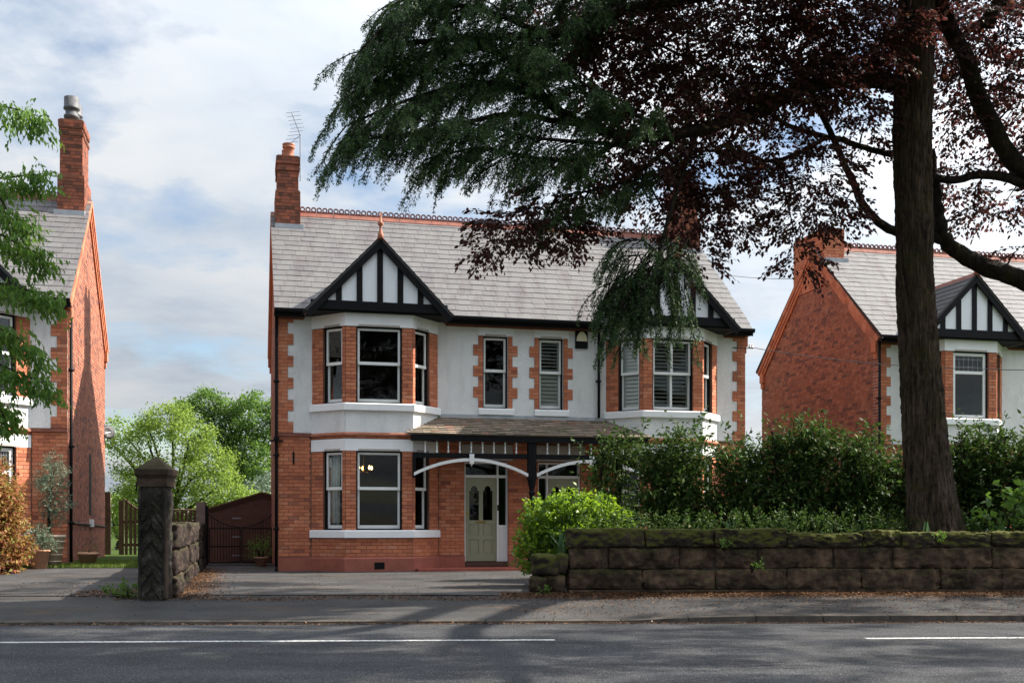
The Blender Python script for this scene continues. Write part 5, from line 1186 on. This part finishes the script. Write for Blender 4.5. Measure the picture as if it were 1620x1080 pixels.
def cedar_branch(start, d, length, droop, ntw=1.0):
    n = max(5, int(length / .09)); p = Vector(start); d = Vector(d).normalized(); pts = [p.copy()]
    for i in range(n):
        d = (d + Vector((0, 0, -droop / n)) + Vector((random.gauss(0, .06), random.gauss(0, .06), random.gauss(0, .04)))).normalized(); p = p + d * (length / n); pts.append(p.copy())
        if i < 1: continue
        side = d.cross(Vector((0, 0, 1))); side = side.normalized() if side.length > .1 else Vector((1, 0, 0))
        for sg in (-1, 1):
            if random.random() > .85 * ntw: continue
            l2 = random.uniform(.16, .42) * (1.1 - .6 * i / n); dd = (d * .7 + side * sg * random.uniform(.3, .8) + Vector((0, 0, -random.uniform(.15, .9)))).normalized()
            q = p.copy(); k = max(3, int(l2 / .05))
            for j in range(k):
                dd = (dd + Vector((0, 0, -.13))).normalized(); q = q + dd * (l2 / k); TP.append(tuple(q)); TD.append(tuple(dd))
        TP.append(tuple(p)); TD.append(tuple(d))
    tw.tube(pts[::2] + [pts[-1]], [.010 * (1 - .8 * i / (len(pts[::2]))) + .002 for i in range(len(pts[::2]) + 1)], 4)
def dress(limb_, t0, step, lmin, lmax, droop, up=.1, dens=1.0, back=.4):
    k = len(limb_) - 1; acc = 0
    for i in range(int(k * t0), k):
        a_, b_ = limb_[i], limb_[i + 1]; seg = (b_ - a_).length; d = (b_ - a_).normalized(); acc += seg
        while acc > step:
            acc -= step; p = a_.lerp(b_, random.random()); side = d.cross(Vector((0, 0, 1))).normalized() * random.choice((-1, 1))
            cedar_branch(p, d * random.uniform(.3, 1.0) + side * random.uniform(.2, .9) + Vector((0, 0, random.uniform(-.25, up))), random.uniform(lmin, lmax), droop, dens)
extra = [([(925, 198, 17.2), (840, 150, 16.8), (740, 135, 16.5), (640, 160, 16.2), (580, 185, 16.0), (545, 200, 15.9)], .05, .01),
 ([(860, 55, 16.9), (760, 15, 16.4), (650, 5, 16.2), (610, 40, 16.0), (570, 80, 15.9)], .05, .01),
 ([(870, 165, 17.0), (790, 130, 17.2), (690, 150, 17.3), (630, 185, 17.3), (590, 205, 17.3)], .04, .01),
 ([(960, 22, 17.2), (900, 60, 17.6), (800, 95, 17.8), (700, 110, 17.9), (620, 130, 17.9)], .05, .01),
 ([(1000, 230, 17.5), (920, 225, 16.9), (830, 215, 16.4), (740, 195, 16.0), (650, 190, 15.8)], .04, .01),
 ([(990, 215, 17.5), (930, 150, 17.3), (880, 110, 17.2), (820, 30, 17.0)], .04, .01),
 ([(1150, -40, 17.8), (1020, -30, 17.2), (900, -20, 16.9), (780, -25, 16.6), (690, 0, 16.4)], .05, .01), ([(1080, 212, 17.8), (1000, 180, 17.0), (920, 130, 16.6), (850, 90, 16.3)], .04, .01)]
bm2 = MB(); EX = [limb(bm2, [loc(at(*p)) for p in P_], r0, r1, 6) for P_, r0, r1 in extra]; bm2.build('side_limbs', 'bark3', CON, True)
for e_ in EX: dress(e_, .12, .088, .45, 1.1, .75, .2)
dress(LP[0][0], .50, .07, .55, 1.35, .8, .25)
dress(LP[1][0], .40, .08, .6, 1.4, .8, .25)
dress(LP[2][0], .20, .07, .5, 1.1, .8, .25)
dress(LP[3][0], .15, .07, .5, 1.0, .9, .2)
dress(LP[4][0], .45, .07, .6, 1.4, .9, .2)
dress(LP[6][0], .2, .075, .4, .8, 1.2)
for (px, py, n_, l0, l1) in ((1046, 400, 12, .5, .8), (1034, 420, 16, .5, 1.05), (1026, 440, 14, .5, 1.0), (1010, 400, 14, .5, 1.0), (990, 420, 14, .5, .9), (1000, 470, 10, .4, .8), (975, 470, 10, .4, .8), (1060, 360, 10, .4, .6), (985, 500, 6, .5, .8)):
    for k in range(n_):
        t = random.choice((-1, -1, -.6, -.3, .2, .5)); cedar_branch(loc(at(px + random.uniform(-20, 30), py + random.uniform(-25, 25), random.uniform(16.7, 17.2))), (t, random.uniform(-.3, .3), random.uniform(-.9, .15)), random.uniform(l0, l1), 1.5, .8)
for k in range(7): cedar_branch(loc(at(random.uniform(1055, 1085), random.uniform(400, 470), 17.0)), (random.uniform(-.2, .35), 0, -1), random.uniform(.6, 1.1), .6, .6)
# upper crown, above the picture
ul = MB(); UL = []
for k in range(22):
    z_ = 10.9 + (k / 22) * 7.5; az = k * 2.399 + random.uniform(-.3, .3); l_ = (5.2 - .42 * (z_ - 10.9)) * random.uniform(.75, 1.05)
    b_ = Vector((7.0, 19.2, z_)) - CB; dz_ = Vector((math.cos(az), math.sin(az), 0))
    if dz_.y < -.2 or dz_.x < -.3: b_.z += .7
    UL.append(limb(ul, [b_, b_ + dz_ * l_ * .5 + Vector((0, 0, .35)), b_ + dz_ * l_ + Vector((0, 0, .1))], .1, .02, 6))
ul.build('upper_limbs', 'bark', CON, True)
NLOW = len(TP)
for e_ in UL: dress(e_, .15, .22, .5, 1.1, .6, .2, .7)
tw.build('branchlets', 'twig', CON, kind='stuff')
TP = np.array(TP); TD = np.array(TD); k = 5
P = np.repeat(TP[NLOW:], k, 0) + RNG.normal(size=((len(TP) - NLOW) * k, 3)) * .03; dd = unit(np.repeat(TD[NLOW:], k, 0) + RNG.normal(size=P.shape) * .7)
n = len(P); L = RNG.uniform(.06, .11, n); V, Q = leaf_quads(P, dd, rdir(n), L, np.full(n, .035), .02)
np_mesh('upper_needles', V, Q, RNG.random(n), 'l_cedar', CON, 'stuff')
print('cedar upper', n, 'low tufts', NLOW)
TP = TP[:NLOW]; TD = TD[:NLOW]; k = 9
P = np.repeat(TP, k, 0) + RNG.normal(size=(len(TP) * k, 3)) * .012; dd = unit(np.repeat(TD, k, 0) * 1.0 + RNG.normal(size=(len(TP) * k, 3)) * .55)
n = len(P); L = RNG.uniform(.03, .06, n); V, Q = leaf_quads(P, dd, rdir(n), L, np.full(n, .013), .02)
rr_ = np.clip(np.repeat(RNG.random(len(TP)), k) * .6 + RNG.random(n) * .4, 0, 1)
np_mesh('needles', V, Q, rr_, 'l_cedar', CON, 'stuff')

# --- copper beech behind it, trunk just outside the right edge
BB = at(1850, 860, 20.4); BB.z = .4
BE = tag(empty('copper_beech_tree', BB), 'spreading copper beech with dark purple leaves and curved limbs entering from the right', 'tree')
lb = lambda p: Vector(p) - BB
m = MB()
limb(m, [lb(at(1850, 900, 20.4)), lb(at(1848, 640, 20.4)), lb(at(1835, 420, 20.4)), lb(at(1840, 100, 20.4)), lb(at(1850, -400, 20.4))], .50, .3, 16)
m.build('trunk', 'bark2', BE, True)
bl_ = [ ([(1840, 470, 20.4), (1740, 480, 20.3), (1660, 458, 20.2), (1610, 440, 20.1), (1550, 420, 20.1), (1500, 385, 20.0), (1484, 350, 20.0), (1480, 300, 20.0), (1470, 240, 20.0)], .24, .09),
 ([(1495, 380, 20.0), (1450, 370, 19.95), (1405, 362, 19.9), (1370, 330, 19.7), (1345, 280, 19.5), (1325, 235, 19.3), (1290, 160, 19.1), (1240, 80, 19.0)], .10, .04),
 ([(1840, 250, 20.4), (1720, 300, 20.2), (1620, 270, 20.0), (1570, 200, 19.8), (1530, 100, 19.6), (1480, 0, 19.4), (1440, -80, 19.2)], .20, .12),
 ([(1620, 290, 20.0), (1560, 275, 19.9), (1500, 285, 19.8), (1440, 270, 19.8)], .09, .06),
 ([(1440, 245, 19.9), (1400, 242, 19.8), (1350, 228, 19.6), (1310, 218, 19.4), (1270, 240, 19.2), (1215, 255, 19.0), (1170, 240, 18.8), (1090, 240, 18.6)], .065, .02),
 ([(1310, 218, 19.4), (1250, 200, 19.1), (1190, 160, 18.8), (1120, 110, 18.4), (1040, 70, 18.0)], .05, .02),
 ([(1560, 40, 19.6), (1590, -60, 19.4), (1400, -100, 18.5), (1200, -60, 18.0), (1050, -20, 17.6)], .14, .05),
 ([(1090, 240, 18.6), (1010, 300, 18.2), (960, 330, 17.9), (880, 350, 17.6), (830, 355, 17.4)], .022, .006),
 ([(1840, 0, 20.4), (1800, -60, 17), (1700, -160, 14.5), (1650, -300, 12.5)], .2, .08),
 ([(1840, 100, 20.4), (1900, -20, 17), (2100, -120, 14), (2300, -250, 12)], .2, .08)]
m = MB(); BL_ = []
for P_, r0, r1 in bl_: BL_.append(limb(m, [lb(at(*p)) for p in P_], r0, r1, 9))
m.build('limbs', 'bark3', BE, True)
allp = np.array([tuple(p) for l in BL_ for p in l])
cl = [ # px, py, depth, rx, ry(depth), rz in metres, sprays
 (840, 350, 17.6, .75, .5, .22, 60), (800, 385, 17.5, .45, .4, .14, 26), (880, 300, 17.7, .5, .5, .3, 46), (905, 370, 17.7, .5, .4, .15, 30),
 (960, 130, 18.0, .6, .6, .5, 70), (900, 70, 17.8, .5, .5, .4, 46), (1010, 60, 18.0, .8, .8, .5, 100), (970, 240, 18.2, .6, .6, .4, 60),
 (1100, 60, 18.2, .9, .9, .6, 130), (1120, 150, 18.4, .8, .8, .4, 95), (1040, 160, 18.2, .7, .7, .4, 70), (1040, 290, 18.6, .7, .5, .35, 70),
 (1130, 270, 18.7, .7, .6, .35, 75), (1150, 340, 18.7, .45, .4, .4, 48), (1100, 350, 18.6, .4, .4, .3, 32), (1105, 400, 18.5, .22, .2, .22, 16),
 (1220, 60, 18.6, .9, .9, .6, 130), (1240, 160, 18.9, .8, .7, .35, 80), (1220, 230, 18.9, .7, .6, .3, 60), (1200, 300, 18.8, .4, .4, .3, 30),
 (1330, 60, 19.0, .8, .8, .55, 110), (1350, 140, 19.2, .6, .6, .4, 65), (1300, 280, 19.1, .5, .4, .45, 62), (1270, 350, 18.9, .40, .35, .35, 42), (1265, 405, 18.8, .22, .2, .25, 16), (1330, 330, 19.1, .25, .2, .3, 18), (1380, 200, 19.4, .35, .4, .25, 24),
 (1490, 60, 19.8, .6, .6, .6, 60), (1510, 180, 20.2, .5, .5, .55, 55), (1560, 110, 20.2, .6, .6, .6, 75), (1600, 30, 20.0, .7, .7, .5, 75), (1595, 200, 20.3, .5, .5, .5, 55), (1520, 280, 20.3, .4, .4, .3, 34), (1590, 320, 20.3, .5, .4, .2, 36), (1540, 345, 20.3, .28, .2, .1, 12), (1610, 395, 19.8, .14, .1, .08, 6), (1650, 150, 20.0, .7, .7, .8, 80),
  (900, 10, 18.2, .6, .6, .4, 60), (1000, 0, 18.2, .7, .7, .4, 70), (960, 60, 18.6, .6, .5, .4, 50), (1180, 130, 17.9, .7, .3, .3, 46), (1280, 120, 18.2, .7, .3, .3, 46), (1110, 205, 17.6, .6, .3, .25, 36), (1380, 90, 18.6, .5, .3, .35, 30), (1030, 230, 17.4, .5, .3, .3, 34), (1180, 20, 18.0, .8, .5, .4, 60), (1300, 10, 18.4, .8, .5, .4, 60), (1400, 30, 18.6, .6, .5, .4, 40), (1560, 30, 19.4, .6, .5, .4, 44), (1440, -60, 18.8, 1.0, 1.0, .5, 110), (1250, -80, 18.2, 1.2, 1.0, .6, 130), (1080, -60, 17.8, 1.0, 1.0, .5, 90)]
TPp = []; tb = MB()
def beech_spray(c, d, L):
    n = 5; p = Vector(c); d = Vector(d).normalized(); pts = [p.copy()]
    for i in range(n):
        d = (d + Vector((random.gauss(0, .15), random.gauss(0, .15), random.gauss(0, .1) - .10))).normalized(); p = p + d * (L / n); pts.append(p.copy())
        s = d.cross(Vector((0, 0, 1))); s = s.normalized() if s.length > .1 else Vector((1, 0, 0))
        for sg in (-1, 1):
            for j in range(3):
                q = p + (s * sg * .8 + d * .5) * random.uniform(.0, .16) - Vector((0, 0, random.uniform(0, .04))); TPp.append((q.x, q.y, q.z, s.x * sg * .7 + d.x, s.y * sg * .7 + d.y, s.z * sg * .7 + d.z - .35))
    tb.tube([pts[0], pts[2], pts[5]], [.006, .004, .0015], 3, caps=False)
def fill(cls, to_local):
    for (px, py, dep, rx, ry, rz, n_) in cls:
        c = to_local(at(px, py, dep)); cc = np.array(c); near = allp[np.argmin(((allp - cc) ** 2).sum(1))]
        if np.linalg.norm(near - cc) > .25:
            nv = Vector(near); mid_ = nv.lerp(c, .5) + Vector((random.uniform(-.15, .15), random.uniform(-.15, .15), .12)); tb.tube([nv, mid_, c], [.022, .014, .005], 5)
        pts, d = scatter_ellipsoid(tuple(c), (rx * 1.08, ry, rz * 1.08), int(n_ * 1.15), .4)
        for p_, d_ in zip(pts, d): beech_spray(p_, (d_[0] + random.gauss(0, .4), d_[1] + random.gauss(0, .4), d_[2] * .3), random.uniform(.25, .5))
fill(cl, lb)
# the rest of the crown, over the road and right of the frame
for k in range(84):
    t = random.uniform(0, 6.28); rr_ = random.uniform(.3, 1.0) ** .6 * 7.5; c = Vector((11.5 + rr_ * math.cos(t), 17.5 + rr_ * math.sin(t), random.uniform(6.5, 13.5) - .10 * rr_))
    vis = c.y > 2 and (c.x / c.y) * F_PX + 810 < 1680 and EYE + (HORIZON / F_PX) * c.y > c.z - 1.0
    if vis or c.y > 20.5: continue
    pts, d = scatter_ellipsoid(tuple(c - BB), (1.0, 1.0, .5), 60, .4)
    for p_, d_ in zip(pts, d): beech_spray(p_, (d_[0], d_[1], d_[2] * .3), random.uniform(.3, .55))
for k in range(40):                                           # boughs spreading over the road, above the picture
    c = Vector((random.uniform(2.5, 13), random.uniform(9.5, 17.0), random.uniform(8.5, 13)))
    if c.z - .9 < EYE + HORIZON / F_PX * (c.y + 1): c.z = EYE + HORIZON / F_PX * (c.y + 1) + 1.0
    pts, d = scatter_ellipsoid(tuple(c - BB), (.75, .75, .25), 125, .4)
    for p_, d_ in zip(pts, d): beech_spray(p_, (d_[0], d_[1], d_[2] * .3), random.uniform(.3, .55))
for k in range(5):                                            # back of the crown, over the hedge
    c = Vector((random.uniform(4.5, 10), random.uniform(21.5, 25), random.uniform(10.2, 12.6)))
    pts, d = scatter_ellipsoid(tuple(c - BB), (.75, .75, .35), 80, .4)
    for p_, d_ in zip(pts, d): beech_spray(p_, (d_[0], d_[1], d_[2] * .3), random.uniform(.3, .55))
tb.build('twigs', 'twig', BE, kind='stuff')
TPp = np.array(TPp); foliage('leaves', TPp[:, :3], TPp[:, 3:], .075, 'l_beech', BE, .62, .55, .12, 'stuff')
print('beech leaves', len(TPp), 'cedar needles', n)

# --- leafy tree entering from the left edge
LT = at(-260, 900, 15.5); LT.z = 0
LE = tag(empty('leafy_street_tree', LT), 'fresh green leafy tree whose drooping branches enter at the left edge', 'tree'); ll = lambda p: Vector(p) - LT
m = MB(); limb(m, [ll(at(-260, 920, 15.5)), ll(at(-258, 600, 15.5)), ll(at(-250, 250, 15.5)), ll(at(-240, -100, 15.5))], .2, .1, 10); m.build('trunk', 'bark2', LE, True)
m = MB(); ends = []
for P_ in ([(-255, 420, 15.5), (-150, 220, 15.2), (-60, 165, 15), (20, 172, 14.8), (62, 185, 14.7)], [(-255, 480, 15.5), (-130, 330, 15.2), (-40, 290, 15), (20, 280, 14.8), (68, 275, 14.7)], [(-255, 560, 15.5), (-120, 420, 15.2), (-20, 370, 15), (35, 390, 14.8), (70, 405, 14.7)], [(-255, 600, 15.5), (-120, 500, 15.2), (-20, 450, 15), (40, 458, 14.8), (90, 468, 14.7)], [(-255, 640, 15.5), (-120, 560, 15.2), (-30, 520, 15), (20, 530, 14.9), (60, 560, 14.8)], [(-255, 660, 15.5), (-120, 590, 15.2), (-30, 570, 15), (30, 590, 14.9), (75, 608, 14.8)], [(-120, 590, 15.2), (-40, 610, 15), (-5, 640, 14.9), (10, 665, 14.9)], [(-120, 330, 15.2), (-40, 250, 14.6), (10, 330, 14.5), (40, 345, 14.4)]):
    ends.append(limb(m, [ll(at(*p)) for p in P_], .035, .005, 6))
m.build('limbs', 'bark2', LE, True)
TPl = []
for e in ends:
    k = len(e)
    for i in range(int(k * .4), k):
        for j in range(17):
            p = Vector(e[i]) + Vector((random.gauss(0, .09), random.gauss(0, .10), random.gauss(-.06, .08))); d = Vector((random.uniform(-.4, 1), random.uniform(-.7, .7), random.uniform(-1.1, .1))).normalized()
            for q in range(5): pp_ = p + d * (.045 * q); sd = Vector((random.uniform(-1, 1), random.uniform(-1, 1), -.9)); TPl.append((*pp_, *(d * .6 + sd * .8)))
for k in range(26):
    c = Vector((at(-300, 0, 15.5).x + random.uniform(-1.5, 1.2), 15.5 + random.uniform(-1.5, 1.5), random.uniform(3.0, 8))) - LT; pts, d = scatter_ellipsoid(tuple(c), (.8, .8, .6), 150)
    for p_, d_ in zip(pts, d): TPl.append((*p_, *d_))
TPl = np.array(TPl); foliage('leaves', TPl[:, :3], TPl[:, 3:],   .085, 'l_ash', LE, .42, .4, .15, 'stuff', droop=.25)

# --- garden trees beyond the fence
def far_tree(name, base, h, crown, n, size, mat, label, trunkr=.18):
    o = tag(empty(name, base), label, 'tree'); m = MB(); tops = []
    limb(m, [(0, 0, 0), (.15, 0, h * .2), (-.1, 0, h * .42), (.1, 0, h * .7)], trunkr, trunkr * .4, 9)
    for c in crown: limb(m, [(0, 0, h * .28), (c[0] * .5 + random.uniform(-.2, .2), c[1] * .5, h * .25 + (c[2] - h * .25) * .6), (c[0], c[1], c[2])], trunkr * .45, .03, 6)
    m.build('trunk', 'bark2', o, True); tot = sum(c[3] ** 2 for c in crown); P = []; Dd = []
    for c in crown:
        ns = int(n * c[3] ** 2 / tot / 40) + 1; cc, d = scatter_ellipsoid(c[:3], (c[3], c[3], c[3] * .75), ns, .7)
        for j in range(40): P.append(cc + RNG.normal(size=(ns, 3)) * np.array([.17, .17, .12])); Dd.append(rdir(ns))
    foliage('leaves', np.concatenate(P), np.concatenate(Dd), size, mat, o, .6, .4, .15, 'stuff'); return o
def zz(py, d): return EYE + (HORIZON - py) / F_PX * d
def crown_px(lst, d, bx): return [((px - bx) / F_PX * d, random.uniform(-.8, .8), zz(py, d), r / F_PX * d) for px, py, r in lst]
b = at(268, 860, 44); b.z = 0
far_tree('apple_tree', b, 4.5, crown_px([(190, 680, 26), (215, 730, 32), (240, 690, 30), (275, 665, 36), (310, 690, 38), (330, 730, 42), (290, 740, 40), (350, 770, 40), (250, 780, 40), (205, 785, 32), (310, 790, 40), (180, 700, 18), (385, 790, 34), (232, 668, 22), (190, 820, 34), (240, 830, 34), (290, 825, 34), (340, 815, 36), (215, 760, 34)], 44, 268), 34000, .10, 'l_apple', 'old light-green apple tree behind the gatepost')
b = at(385, 860, 54); b.z = 0
far_tree('tall_garden_tree', b, 6.5, crown_px([(310, 660, 30), (335, 640, 26), (300, 650, 18), (360, 665, 36), (400, 655, 34), (345, 700, 40), (390, 710, 40), (425, 690, 36), (420, 740, 40), (375, 750, 34), (440, 650, 30), (332, 622, 10), (402, 632, 14)], 54, 385), 26000, .13, 'l_tree', 'taller mid-green garden tree behind the shed')
b = at(430, 860, 47); b.z = 0
far_tree('white_flowered_bush', b, 2.5, crown_px([(400, 785, 30), (425, 770, 28), (440, 790, 30)], 47, 430), 6000, .10, 'l_grey', 'pale flowered bush behind the shed roof')
b = at(185, 860, 47); b.z = 0
far_tree('yellow_garden_shrub', b, 2.2, crown_px([(175, 800, 22), (200, 798, 20), (215, 810, 22), (185, 820, 24)], 47, 185), 4000, .10, 'l_bright', 'yellow-green shrub behind the picket fence')
b = at(1178, 860, 52); b.z = 0
far_tree('back_garden_tree', b, 3.6, [(0, 0, 2.0, 1.0), (1, 0, 2.3, 1.0), (-1, 0, 1.8, .9), (2.4, 0, 2.0, 1.1)], 7000, .13, 'l_tree', 'green tree in the gap between the main house and the right house')
# ------------------------------------------------------------------ leaf litter
def litter(name, n, gen, size, lab):
    P = np.array([tuple(gen()) for _ in range(n)]); d = rdir(n, .15); nr = rdir(n) * .35 + np.array([0, 0, 1.0]); L = size * RNG.uniform(.5, 1.4, n); V, Q = leaf_quads(P, d, nr, L, L * .55, .15)
    return tag(np_mesh(name, V, Q, RNG.random(n), 'litter'), lab, 'leaf litter', kind='stuff')
def pvz(a, b): return kz(a) + (-.004 - kz(a)) * max(0, (b - 15.02) / 2.6) ** .8
def g1():
    a = random.uniform(-.1, 9.5); b = 17.86 - abs(random.gauss(0, .36)) if random.random() < .92 else random.uniform(15.1, 17.8); z = pvz(a, min(b, 17.62)); p = st(a, b, z); return (p.x, p.y, p.z + random.uniform(.004, .03))
litter('leaf_litter', 36000, g1, .036, 'brown leaf litter along the foot of the garden wall')
def g2():
    a = random.uniform(-6, 2); 
    b = 17.2 + random.gauss(0, .16) + .12 * math.sin(a * 2.1); z = pvz(a, min(b, 17.6)); p = st(a, b, z); return (p.x, p.y, p.z + random.uniform(.004, .015))
litter('leaf_litter', 4200, g2, .035, 'thin band of brown leaves where the drive meets the pavement')
def g3():
    a = random.uniform(-9, 9.5); b = 14.83 - abs(random.gauss(0, .06)); p = st(a, b); return (p.x, p.y, -.213 + random.uniform(.004, .015))
litter('leaf_litter', 5200, g3, .035, 'brown leaf debris in the gutter along the kerb')
def g4():
    s_ = random.uniform(-.3, 11); p = b0 + dv * s_ + Vector((CT, ST, 0)) * abs(random.gauss(.02, .28)); return (p.x, p.y, random.uniform(.008, .03))
litter('leaf_litter', 4200, g4, .045, 'dry leaves drifted along the boundary wall beside the drive')
def g5():
    return (random.gauss(-6.3, .35), random.gauss(17.9, .5), random.uniform(.02, .04))
litter('leaf_litter', 1300, g5, .045, 'patch of dry leaves left of the gatepost')
def g6():
    t = random.random(); x, y = random.uniform(-9, 8), random.uniform(15.2, 25)
    if x < -5.4 - .24 * (y - 17): y = min(y, 20)
    a = x; z = pvz(a, min(y, 17.6)) + .012 if y < 17.6 else (.012 if x > -5.4 else .05); return (x, y, z + .01)
litter('leaf_litter', 900, g6, .04, 'single fallen leaves scattered over drive and pavement')
